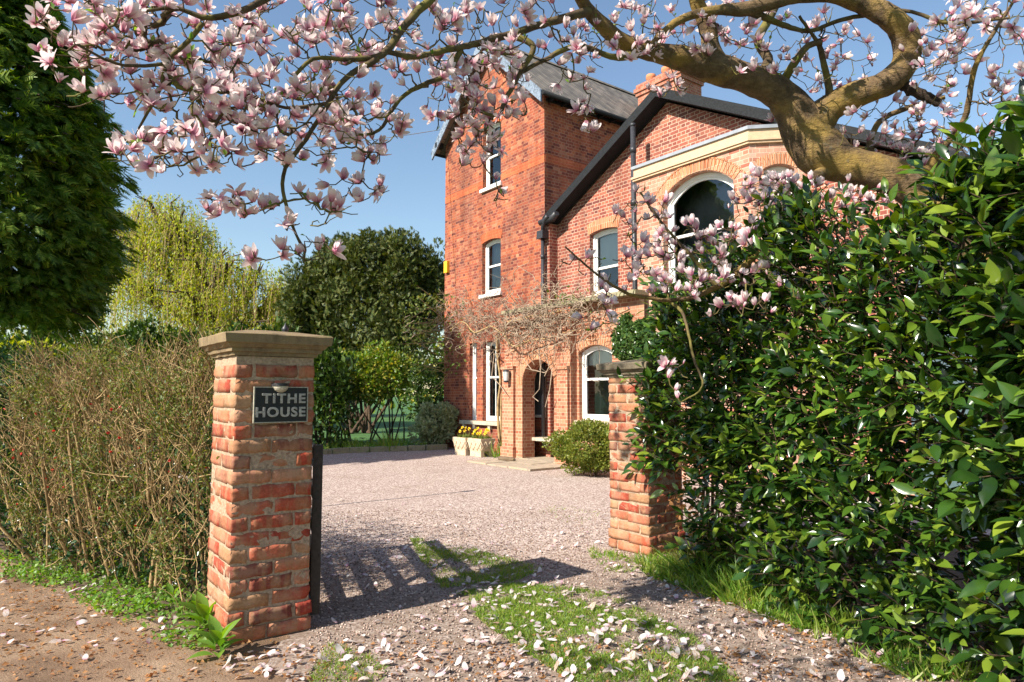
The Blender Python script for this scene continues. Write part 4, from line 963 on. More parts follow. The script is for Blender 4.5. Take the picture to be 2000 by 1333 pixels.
# ---- willow
def willow():
    Yc = 30.0; root_p = P(420, 740, Yc); root = empty('willow_tree', (root_p[0], Yc, 0), label='weeping willow in fresh yellow green leaf beyond the left hedge', cat='tree'); o3 = np.array([root_p[0], Yc, 0])
    domes = [((318, 425, 30), 72, 48, 270), ((265, 470, 29.5), 80, 60, 260), ((590, 600, 29.5), 55, 36, 150), ((380, 480, 30), 60, 50, 160), ((345, 470, 29), 80, 60, 300), ((420, 530, 28.5), 75, 50, 270), ((500, 560, 29), 75, 48, 270), ((548, 590, 29.5), 45, 40, 130), ((390, 590, 28), 90, 30, 200), ((250, 560, 28), 80, 30, 180), ((470, 640, 28), 80, 20, 120)]
    pos = []; dr = []; st = TB(); br = TB(); hub = o3 + np.array([0, 0, 3.2])
    br.add([o3, o3+np.array([.1, 0, 1.6]), hub], [.5, .42, .36], 12)
    for (c, rx, rz_, n) in domes:
        cc = P(*c[:2], c[2]); sx = rx/1333*Yc; sz = rz_/1333*Yc
        top = cc + np.array([0, 0, sz*.2]); 
        br.add([hub, hub*.5+top*.5+np.array([0, 0, .5]), top], [.26, .16, .05], 7)
        for q in range(8):
            dd = rdirs(1, .8)[0]*np.array([sx, sx, sz]); br.add([hub*.35+top*.65, top+dd*.5, cc+dd], [.09, .05, .015], 5)
        for k in range(n):
            d = rdirs(1, .5)[0]; p0 = cc + d*np.array([sx, sx*.8, sz])*rng.uniform(.6, 1.08); L_ = rng.uniform(1.2, 4.0); out = norm(np.array([d[0], d[1], 0]))*.25; ph = rng.random(2)*6
            ts = np.linspace(0, 1, 9); pts = p0 + out*np.minimum(ts*3, 1)[:, None]*.6 + np.stack([np.sin(ts*4+ph[0])*.10, np.cos(ts*4+ph[1])*.10, -L_*ts + .25*np.sin(np.minimum(ts*5, math.pi))], 1)
            pts = pts[pts[:, 2] > 1.0]
            if len(pts) < 3: continue
            if k % 2 == 0: st.add(pts, .008, 3)
            m = int(9.5*L_); f = rng.random(m)*(len(pts)-1.001); i = f.astype(int); fr = (f-i)[:, None]; q = pts[i]*(1-fr)+pts[i+1]*fr + rng.normal(size=(m, 3))*.045
            pos.append(q); dr.append(rng.normal(size=(m, 3))*.6+np.array([0, 0, -.9]))
    pos = np.concatenate(pos); dr = np.concatenate(dr); tpl = (np.array([(0, 0, 0), (.18, .5, .03), (0, 1, 0), (-.18, .5, .03)]), np.array([(0, 1, 2, 3)]))
    V, Fq, _ = scatter(tpl[0], tpl[1], pos, dr, rdirs(len(pos)), rng.uniform(.09, .17, len(pos)))
    link('foliage', mesh_np('foliage', V-o3, Fq), M['willow'], root); st.build('strand', M['tan_twig'], root, origin=o3); br.build('trunk', M['dark_bark'], root, origin=o3)
willow()
# ---- yew
def yew():
    Yc = 27.0; c = P(715, 640, Yc); root = empty('yew_tree', (c[0], Yc, 0), label='broad dark yew with bronze tinged shoots left of the tower', cat='tree'); o3 = np.array([c[0], Yc, 0])
    ps = []; ds = []
    for (px, py, rx, rz_, n) in ((715, 620, 130, 165, 12000), (640, 600, 75, 130, 8000), (790, 590, 80, 140, 8000), (715, 520, 80, 85, 6500), (760, 680, 110, 110, 2500), (595, 600, 50, 110, 4500), (840, 580, 60, 120, 5000), (650, 530, 60, 80, 3500), (780, 515, 60, 70, 3500)):
        cc = P(px, py, Yc + rng.uniform(-1, .6)); p, d, q = lobes(cc, (rx/1333*Yc, rx/1333*Yc*.8, rz_/1333*Yc), 60, .3, n); k = (p[:, 1] < Yc+2.0); ps.append(p[k]); ds.append(d[k])
    p = np.concatenate(ps); d = np.concatenate(ds); k = p[:, 2] > .2; p = p[k]; d = d[k]
    # upright leaders break the outline
    V, Fq, _ = scatter(SPRAY[0], SPRAY[1], p, d*.6 + rng.normal(size=d.shape)*.55 + np.array([0, 0, .45]), d+rdirs(len(p)), rng.uniform(.13, .3, len(p)))
    link('foliage', mesh_np('foliage', V-o3, Fq), M['yew'], root)
    idx = rng.integers(0, len(p), 14); tb = stems_to(root, (c[0], Yc, 0), p[idx], 'dark_bark', .07, 6, .35); tb.build('trunk', M['dark_bark'], root, origin=o3)
yew()
def mass(name, line, zt, n, size, mat, label=None, th=1.2, tpl=SMALL, zb=0.0, jag=.25, **k):
    """a long bank of foliage along a line of (x, y) points; zt gives its top at each point"""
    line = np.array(line, float); zt = np.array(zt, float); seg = np.linalg.norm(np.diff(line, axis=0), axis=1); cum = np.concatenate([[0], np.cumsum(seg)])
    t = rng.random(n)*cum[-1]; x = np.interp(t, cum, line[:, 0]); y = np.interp(t, cum, line[:, 1]); top = np.interp(t, cum, zt)
    top = top + jag*(np.sin(t*1.7)+np.sin(t*4.3+1)+.6*np.sin(t*9.1+2))*.5
    h = rng.random(n)**.75; z = zb + (top-zb)*h; u = np.gradient(line, axis=0).mean(0); u /= np.linalg.norm(u); nn = np.array([-u[1], u[0]])
    if nn @ (-line.mean(0)) < 0: nn = -nn
    off = th*.5*np.sqrt(np.clip(1-(np.clip(h, 0, 1)**4), 0, 1))*rng.uniform(.5, 1.1, n); isb = rng.random(n) < .25; off = np.where(isb, rng.uniform(-.5, .5, n)*th, off)
    p = np.stack([x, y, z], 1) + np.stack([nn[0]*off, nn[1]*off, np.zeros(n)], 1) + rng.normal(size=(n, 3))*.06
    p[:, 2] = np.maximum(p[:, 2], .03)
    d = np.stack([np.full(n, nn[0]), np.full(n, nn[1]), .4+h], 1) + rng.normal(size=(n, 3))*.8
    return p, d, top
# backdrop of distant trees, past counting
p = []; 
for (x0, x1, y, Y) in ((-900, 60, 560, 46), (40, 330, 640, 44), (200, 640, 655, 46), (560, 900, 650, 44)):
    for px in np.linspace(x0, x1, max(3, int((x1-x0)/55))):
        cc = P(px, y+rng.uniform(-12, 25), Y+rng.uniform(-2, 3)); r = rng.uniform(1.6, 2.6); q, d, _ = lobes((cc[0], cc[1], cc[2]*.55), (r*1.3, r, cc[2]*.5), 16, .4, 900); p.append((q, d))
pp = np.concatenate([a for a, b in p]); dd = np.concatenate([b for a, b in p]); V, Fq, _ = scatter(SMALL[0], SMALL[1], pp, dd+rdirs(len(pp)), rdirs(len(pp)), rng.uniform(.3, .6, len(pp)))
link('distant_trees', mesh_np('distant_trees', V, Fq), M['shrub'], None, kind='stuff')
# tall mixed hedge behind the quince, and the golden shrub below the conifer
p, d, _ = mass('x', [(-15.5, 20.5), (-11.5, 20.5), (-6.5, 20.0), (-4.6, 20)], [2.9, 3.3, 3.2, 2.7], 15000, .1, 'dark_shrub', th=2.0, jag=.35)
root = empty('evergreen_hedge', (-10, 20.3, 0), label='dark evergreen hedge standing in front of the willow', cat='hedge'); o3 = np.array([-10, 20.3, 0])
V, Fq, _ = scatter(SMALL[0], SMALL[1], p, d, rdirs(len(p)), rng.uniform(.12, .26, len(p))); link('foliage', mesh_np('foliage', V-o3, Fq), M['dark_shrub'], root)
upright(p-o3, 30, .05).build('stem', M['dark_bark'], root)
bush('golden_shrub', (-10.4, 15.0, 1.6), (1.9, 1.2, 1.35), 26, .3, 4500, .13, 'willow', 'bright golden green shrub glowing beneath the conifer', 'shrub', bottom=-1)
bush('golden_shrub', (-12.6, 14.2, 1.8), (1.5, 1.2, 1.4), 22, .3, 2500, .14, 'hedge_leaf', 'duller green shrub beneath the conifer at the left edge', 'shrub')
# shrubs across the drive
bush('rhododendron', (*G(655, 868)[:2] + np.array([.0, .6]), 2.0), (1.35, 1.0, 1.05), 26, .34, 7500, .14, 'shrub', 'rounded mottled green shrub with a bare trunk beyond the left pillar', 'shrub', tpl=LAUREL, bottom=-.5, ns=9, r0=.035)
bush('rhododendron', (*G(742, 868)[:2] + np.array([.0, .8]), 2.05), (1.45, 1.0, 1.15), 26, .34, 8000, .13, 'shrub', 'yellowish green shrub in the middle of the far border', 'shrub', tpl=LAUREL, bottom=-.5, ns=9, r0=.03)
bush('camellia', (*G(828, 872)[:2] + np.array([.3, .8]), 1.55), (1.15, .9, 1.45), 26, .34, 9000, .11, 'dark_shrub', 'dark glossy evergreen shrub against the tower corner', 'shrub', tpl=LAUREL, bottom=-1, ns=9)
bush('sage_bush', (*G(842, 878)[:2] + np.array([.05, .35]), .72), (.78, .5, .72), 26, .3, 5200, .11, 'grey_leaf', 'pale grey green bush at the foot of the tower', 'bush', ns=16, up=.7, bottom=-1, r0=.014)
bush('box_bush', (*G(1143, 935)[:2] + np.array([.12, .45]), .52), (.80, .55, .55), 70, .27, 24000, .05, 'bush_leaf', 'small rounded golden green bush between the porch and right pillar', 'bush', ns=5, bottom=-1.1, r0=.010, rand=.6)
# ivy on the bay
def ivy():
    root = empty('ivy', tuple(H(sP2, DP-.05)), 0, label='clump of glossy ivy climbing the wall behind the right pillar', cat='climber'); o3 = H(sP2, DP-.05)
    n = 5200; pts = []
    while len(pts) < n:
        px, py = rng.uniform(1192, 1296), rng.uniform(612, 712); e = ((px-1243)/50)**2 + ((py-665)/48)**2
        if e > .85+.3*math.sin(px*.13)+.2*math.sin(py*.19+px*.07): continue
        s_, z = F(px, py, DP-.08); pts.append(H(s_, DP-.06-.22*(1-min(1, e))*rng.random()-.05*rng.random(), z))
    pts = np.array(pts); V, Fq, _ = scatter(SMALL[0]*np.array([1.5, 1, 1]), SMALL[1], pts, -HW*.4 + rng.normal(size=(n, 3))*.6+np.array([0, 0, -.3]), -HW+rng.normal(size=(n, 3))*.5, rng.uniform(.05, .09, n))
    link('foliage', mesh_np('foliage', V-o3, Fq), M['ivy'], root)
    tb = TB()
    for k in range(9):
        s_ = sP2 + rng.uniform(-.25, .4); tb.add([H(s_+.1*math.sin(i+k), DP-.03, z) - o3 for i, z in enumerate(np.linspace(0, 2.6, 8))], .012, 5)
    tb.build('stem', M['dark_bark'], root)
ivy()
# bare wisteria over the porch
def wisteria():
    o3 = H(sP0-.05, DP-.1); root = empty('wisteria', tuple(o3), 0, label='tangle of bare tan wisteria stems sprawling over the porch', cat='climber')
    tr = TB()
    a = [F(981, 895, DT-.2), F(980, 800, DT-.2), F(982, 745, DT-.2), F(974, 695, DT-.2), F(978, 655, DT-.2)]
    for off in (0, .06): c_ = catmull([H(s_+off*math.sin(i*2+off*40), DT-.22-off, z)-o3 for i, (s_, z) in enumerate(a)], .1); tr.add(c_, np.linspace(.038, .024, len(c_)), 7)
    for path in ([(985, 655), (1010, 680), (1040, 668), (1075, 662), (1105, 650), (1140, 640)], [(985, 655), (960, 640), (930, 650), (900, 630), (870, 645)], [(985, 655), (1000, 630), (1040, 620), (1090, 612), (1130, 600)]):
        c_ = catmull([H(F(x, y, DP-.15)[0], DP-.16-.08*math.sin(i), F(x, y, DP-.15)[1])-o3 for i, (x, y) in enumerate(path)], .08); c_ += np.cumsum(rng.normal(size=c_.shape), 0)*.008; tr.add(c_, np.linspace(.022, .009, len(c_)), 6)
    tr.build('trunk', M['tan_twig'], root)
    tw = TB(); 
    for k in range(560):
        f = rng.random()
        if f < .42: px, py = rng.normal(950, 52), rng.normal(622, 24)
        elif f < .82: px, py = rng.normal(1050, 50), rng.normal(628, 32)
        else: px, py = rng.normal(1125, 40), rng.normal(615, 26)
        px = min(max(px, 815), 1190)
        front = DP-.1 if px > 985 else DT-.12
        if py > 655 and 985 < px < 1110: py = 655 + (py-655)*.6
        s_, z = F(px, py, front); ang_ = rng.uniform(0, 6.28); L_ = rng.uniform(.3, 1.1); n = 9; cur = rng.normal()*1.3; q = np.array([s_, z]); pts = []; out = rng.uniform(.0, .35 if px > 985 else .6)
        for i in range(n):
            pts.append(H(q[0], front - out - .10*math.sin(i*.9+k), q[1]) - o3); ang_ += cur*.35 + rng.normal()*.25; q = q + np.array([math.cos(ang_), math.sin(ang_)])*L_/n
            q[1] -= .004*i
        tw.add(pts, np.linspace(.008, .0035, n)*rng.uniform(.6, 1.5), 4)
    for (path) in ([(1022, 700), (1040, 722), (1062, 728), (1078, 718), (1076, 760), (1064, 795)], [(1052, 680), (1058, 720), (1052, 760), (1040, 775), (1054, 784)], [(965, 695), (962, 735), (975, 752), (988, 770)], [(1065, 690), (1075, 715), (1062, 735)]):
        tw.add([H(F(x, y, DP-.2)[0], DP-.2-.03*math.sin(i*2), F(x, y, DP-.2)[1])-o3 for i, (x, y) in enumerate(path)], .011, 5)
    tw.build('twig', M['grey_twig'], root)
    n = 900; pts = []
    for k in range(n):
        px, py = rng.normal(838, 28), rng.uniform(575, 735)
        if rng.random() < .25: px, py = rng.normal(1120, 25), rng.normal(595, 12)
        px = max(px, 790); s_, z = F(px, py, DT-.4); pts.append(H(s_, DT-.25-rng.random()*.5, z)-o3)
    V, Fq, _ = scatter(SMALL[0], SMALL[1], np.array(pts), rdirs(n), rdirs(n), rng.uniform(.08, .15, n)); link('leaves', mesh_np('leaves', V, Fq), M['hedge_leaf'], root)
    tw = TB()
    for k in range(26):
        p0 = H(*[(lambda a: a)(x) for x in (F(875, rng.uniform(600, 760), DT-.2)[0], DT-.2)], rng.uniform(2, 4.2)); p1 = p0 + np.array([rng.uniform(-1.4, -.2), rng.uniform(-.6, .4), rng.uniform(-.7, .8)]); tw.add([p0-o3, (p0+p1)/2+rng.normal(size=3)*.12-o3, p1-o3], [.014, .01, .004], 4)
    tw.build('twig', M['tan_twig'], root)
wisteria()

# ================================================================== LEFT HEDGE (quince)
def quince():
    A = np.array([-2.05, 4.95]); B_ = np.array([-4.35, 6.35]); u = (B_-A)/np.linalg.norm(B_-A); L_ = np.linalg.norm(B_-A); nn = np.array([u[1], -u[0]])
    if nn @ (-A) < 0: nn = -nn
    root = empty('quince_hedge', (*((A+B_)/2), 0), label='twiggy flowering quince hedge beside the left pillar', cat='hedge'); o3 = np.array([*((A+B_)/2), 0])
    tw = TB(); tips = []; br = TB()
    def top(t): return 1.76 + .09*math.sin(t*5) + .07*math.sin(t*13) + .05*math.sin(t*29)
    for k in range(70):
        t = rng.uniform(.1, 1.05)*L_; dpt = rng.uniform(-.1, .8); b = np.array([*(A+u*t-nn*dpt), 0.0]); h = rng.uniform(.8, 1.5)
        q = b + np.array([*(u*rng.uniform(-.2, .3) + nn*rng.uniform(0, .35)), h]); m = (b+q)/2 + rng.normal(size=3)*.06; br.add([b-o3, m-o3, q-o3], [.018, .013, .008], 5)
    br.build('stem', M['tan_twig'], root)
    for k in range(2900):
        t = rng.uniform(-.03, 1.06)*L_; tp = top(t/1.0); z = tp*(rng.random()**.6); edge = .34*math.sqrt(max(0, 1-(z/tp)**6)) if rng.random() < .75 else rng.uniform(-.6, .1)
        p = np.array([*(A+u*t+nn*(edge*rng.uniform(.3, 1.0)-.05)), z]); d = norm(np.array([*(u*rng.normal()*.6 + nn*rng.uniform(-.1, .5)), rng.uniform(.3, 1.3)])); ln = rng.uniform(.12, .42)*(1.5 if rng.random() < .06 else .9); pts = [p]
        for i in range(4): d = norm(d + rng.normal(size=3)*.2 + np.array([0, 0, .05])); pts.append(pts[-1] + d*ln/4)
        pts = np.array(pts); 
        if pts[-1][2] > tp+.22: pts[:, 2] -= pts[-1][2]-tp-.2*rng.random()
        tw.add(pts - o3, np.linspace(.0036, .0014, 5)*rng.uniform(.7, 1.6), 3); tips.append(pts)
    tw.build('twig', M['tan_twig'], root)
    T = np.array(tips).reshape(-1, 3); n = 24000; wt = np.clip(np.sin(T[:, 0]*7)*np.sin(T[:, 2]*6+T[:, 1]*5)+.55, .03, 2); i = rng.choice(len(T), n, p=wt/wt.sum()); p = T[i] + rng.normal(size=(n, 3))*.02
    V, Fq, _ = scatter(SMALL[0], SMALL[1], p, rdirs(n, .4), rdirs(n), rng.uniform(.014, .036, n)); link('leaves', mesh_np('leaves', V-o3, Fq), M['hedge_leaf'], root)
    # darker holly growing through the lower half
    n = 5000; t = rng.uniform(-.02, 1.02, n)*L_; z = rng.uniform(.1, 1.25, n)*rng.random(n)**.3; off = rng.uniform(-.45, .2, n); p = np.stack([A[0]+u[0]*t+nn[0]*off, A[1]+u[1]*t+nn[1]*off, z], 1)
    V, Fq, _ = scatter(SMALL[0], SMALL[1], p, rdirs(n, .2), rdirs(n), rng.uniform(.03, .06, n)); link('inner_leaves', mesh_np('inner_leaves', V-o3, Fq), M['holly'], root)
    fl = MB(); q = T[rng.integers(0, len(T), 400)]; q = q[(q[:, 2] < 1.5) & (q[:, 2] > .4)][:60]
    for c in q:
        c = c + np.array([*nn*.04, 0]) - o3; 
        for a in range(4): dd_ = rdirs(1)[0]*.013; ee = rdirs(1)[0]*.013; fl.poly([c-dd_, c-ee, c+dd_, c+ee])
    fl.build('blossom', M['quince_flower'], root, kind='stuff')
quince()
p, d, _ = mass('x', [(-4.2, 6.75), (-5.2, 7.4), (-7.5, 9.0), (-9, 10)], [1.75, 1.9, 2.1, 2.2], 17000, .05, 'holly', th=1.0, jag=.08)
root = empty('holly_hedge', (-6, 8, 0), label='dark holly hedge in shade at the left edge', cat='hedge'); o3 = np.array([-6, 8, 0])
V, Fq, _ = scatter(SMALL[0], SMALL[1], p, d, rdirs(len(p)), rng.uniform(.04, .085, len(p))); link('foliage', mesh_np('foliage', V-o3, Fq), M['holly'], root)
upright(p-o3, 40, .02).build('stem', M['dark_bark'], root)
p, d, _ = mass('x', [(-2.2, 6.2), (-5, 8.0), (-10, 11.5)], [1.68, 1.75, 1.95], 9000, .05, 'holly', th=.7, jag=.06)
tw = TB(); root = empty('beech_hedge', (-5, 8.2, 0), label='clipped bronze twig hedge running back behind the quince', cat='hedge'); o3 = np.array([-5, 8.2, 0])
for q, dq in zip(p[:3500], d[:3500]): dq = norm(dq); tw.add([q-o3, q+dq*.09+rng.normal(size=3)*.02-o3, q+dq*.2-o3], [.006, .004, .002], 3)
tw.build('twig', M['tan_twig'], root); V, Fq, _ = scatter(SMALL[0], SMALL[1], p, d, rdirs(len(p)), rng.uniform(.03, .06, len(p))); link('leaves', mesh_np('leaves', V-o3, Fq), M['bush_leaf'], root)

# ================================================================== LAUREL HEDGE (right)
LQ = np.array([(1.50, 6.55), (1.64, 6.12), (1.98, 5.3), (2.2, 4.85), (2.38, 4.4), (2.55, 4.0), (2.75, 3.55), (3.0, 2.7), (3.1, 2.0)])
def laurel():
    seg = np.linalg.norm(np.diff(LQ, axis=0), axis=1); cum = np.concatenate([[0], np.cumsum(seg)]); tops = np.array([2.2, 2.5, 2.82, 2.74, 2.5, 2.46, 3.0, 3.3, 3.3])
    root = empty('laurel_hedge', (2.6, 4.6, 0), label='tall glossy green laurel hedge filling the right side', cat='hedge'); o3 = np.array([2.6, 4.6, 0])
    pos = []; dr = []; st = TB(); sz = []
    for k in range(3600):
        t = rng.random()*cum[-1]; c = np.array([np.interp(t, cum, LQ[:, i]) for i in (0, 1)]); tp = float(np.interp(t, cum, tops)) + .12*math.sin(t*5.1)+.1*math.sin(t*11)
        j = min(len(seg)-1, int(np.searchsorted(cum, t)-1)); u = (LQ[j+1]-LQ[j])/seg[j]; nn = np.array([-u[1], u[0]]); nn = nn if nn[0] < 0 else -nn
        z = tp*(rng.random()**.8); face = .22*math.sqrt(max(0, 1-(z/tp)**5)) + .05*math.sin(t*7+z*5)+.05*math.sin(z*9+t*3)
        dep = face - (rng.exponential(.12) if rng.random() < .6 else rng.uniform(.1, .95))
        b = np.array([*(c+nn*dep), z]); up = .25 + 1.0*(z/tp)**3; d = norm(np.array([*(nn*rng.uniform(.3, 1.1)+u*rng.normal()*.7), up+rng.normal()*.35])); ln = rng.uniform(.12, .3)
        if t < .7 and z < .8: continue
        st.add([b-d*.1, b+d*ln*.5, b+d*ln], [.005, .004, .002], 4)
        m = rng.integers(5, 10); f = np.linspace(.1, 1.05, m); s1 = norm(np.cross(d, [0, 0, 1.])); s2 = np.cross(s1, d)
        for i in range(m):
            a = i*2.4 + rng.random(); o = s1*math.cos(a)+s2*math.sin(a); pos.append(b+d*ln*f[i]+o*.006); dr.append(d*(.25+.9*f[i]) + o*(1.1-.5*f[i]) + np.array([0, 0, -.12])); sz.append(rng.uniform(.08, .165)*(1.1 if t > 3 else .85))
    pos = np.array(pos); dr = np.array(dr); n = len(pos)
    V, Fq, _ = scatter(LAUREL[0], LAUREL[1], pos, dr, np.tile([-.4, -.3, 1.], (n, 1))+rng.normal(size=(n, 3))*.35, np.array(sz), sxy=rng.uniform(.8, 1.15, n))
    link('foliage', mesh_np('foliage', V-o3, Fq, smooth=True), M['laurel'], root); print('laurel leaves', n)
    for k in range(46):
        t = rng.random()*cum[-1]; c = np.array([np.interp(t, cum, LQ[:, i]) for i in (0, 1)])+np.array([.35, .1])+rng.normal(size=2)*.12; z = rng.uniform(1.2, 2.4); st.add([np.array([*c, 0]), np.array([*(c+rng.normal(size=2)*.1), z*.5]), np.array([*(c+rng.normal(size=2)*.25), z])], [.02, .015, .008], 5)
    st.build('stem', M['dark_bark'], root, origin=o3)
    # dry brown leaves by the pillar
    n = 260; p = np.stack([rng.normal(1.60, .10, n), rng.normal(6.15, .22, n), rng.uniform(.25, 1.25, n)], 1); V, Fq, _ = scatter(LAUREL[0]*np.array([1.3, 1, 1.6]), LAUREL[1], p, rdirs(n, -.2), rdirs(n), rng.uniform(.045, .085, n)); link('dry_leaves', mesh_np('dry_leaves', V-o3, Fq), M['dead_leaf'], root)
laurel()

# ================================================================== MAGNOLIA
def limb_pts(px):
    """(px, py, distance, half width in px) -> x, y, z, radius in metres"""
    return [(*P(a, b, y), w_*y/FPX*(.86 if w_ > 9 else .95)) for a, b, y, w_ in px]
def tepal(width, phi0, phi1, length=1.0, seg=5, twist=0):
    v = []; u = []; r, z = .04, 0.0
    for i in range(seg+1):
        t = i/seg; ww = width*math.sin(math.pi*min(.955, .13+.83*t**1.15))**.62*.5; ph = phi0 + (phi1-phi0)*t
        cup = .28*ww
        for sx in (-1, 0, 1): v.append((sx*ww, r + (-cup if sx else 0), z)); u.append((sx*.5+.5, t))
        r += math.sin(ph)*length/seg; z += math.cos(ph)*length/seg
    f = []
    for i in range(seg):
        for j in range(2): a = i*3+j; f.append((a, a+1, a+4, a+3))
    return np.array(v), np.array(f), np.array(u)
def flower_tpl(kind, seed):
    rr = random.Random(seed); Vs = []; Fs = []; Us = []; n = 0
    spec = {'bud': (6, .10, -.12, .26, .8), 'tulip': (8, .46, -.30, .44, 1.0), 'open': (8, .78, .05, .46, 1.0), 'wide': (8, 1.05, .8, .44, 1.0), 'floppy': (7, 1.25, 2.1, .42, 1.0)}[kind]
    k = spec[0]
    for i in range(k):
        inner = i < 3; a = i*2*math.pi/3*(1 if inner else .5) + rr.uniform(-.25, .25) + (0 if inner else .5)
        p0 = spec[1]*(.45 if inner else 1)*rr.uniform(.7, 1.2) + .1; p1 = spec[2] + rr.uniform(-.25, .35) - (.3 if inner else 0)
        if kind in ('open', 'tulip') and rr.random() < .2: p1 += 1.0
        v, f, u = tepal(spec[3]*rr.uniform(.85, 1.15), p0, p1, spec[4]*rr.uniform(.85, 1.1)); ca, sa = math.cos(a), math.sin(a)
        v = v @ np.array([[ca, sa, 0], [-sa, ca, 0], [0, 0, 1]]); Vs.append(v); Fs.append(f+n); Us.append(u); n += len(v)
    V = np.concatenate(Vs)[:, [0, 2, 1]]                   # flower axis along +y for scatter()
    return V, np.concatenate(Fs), np.concatenate(Us)
FT = [flower_tpl(k, s) for k, s in (('bud', 1), ('tulip', 2), ('tulip', 3), ('open', 4), ('open', 5), ('wide', 6), ('floppy', 7), ('open', 9))]

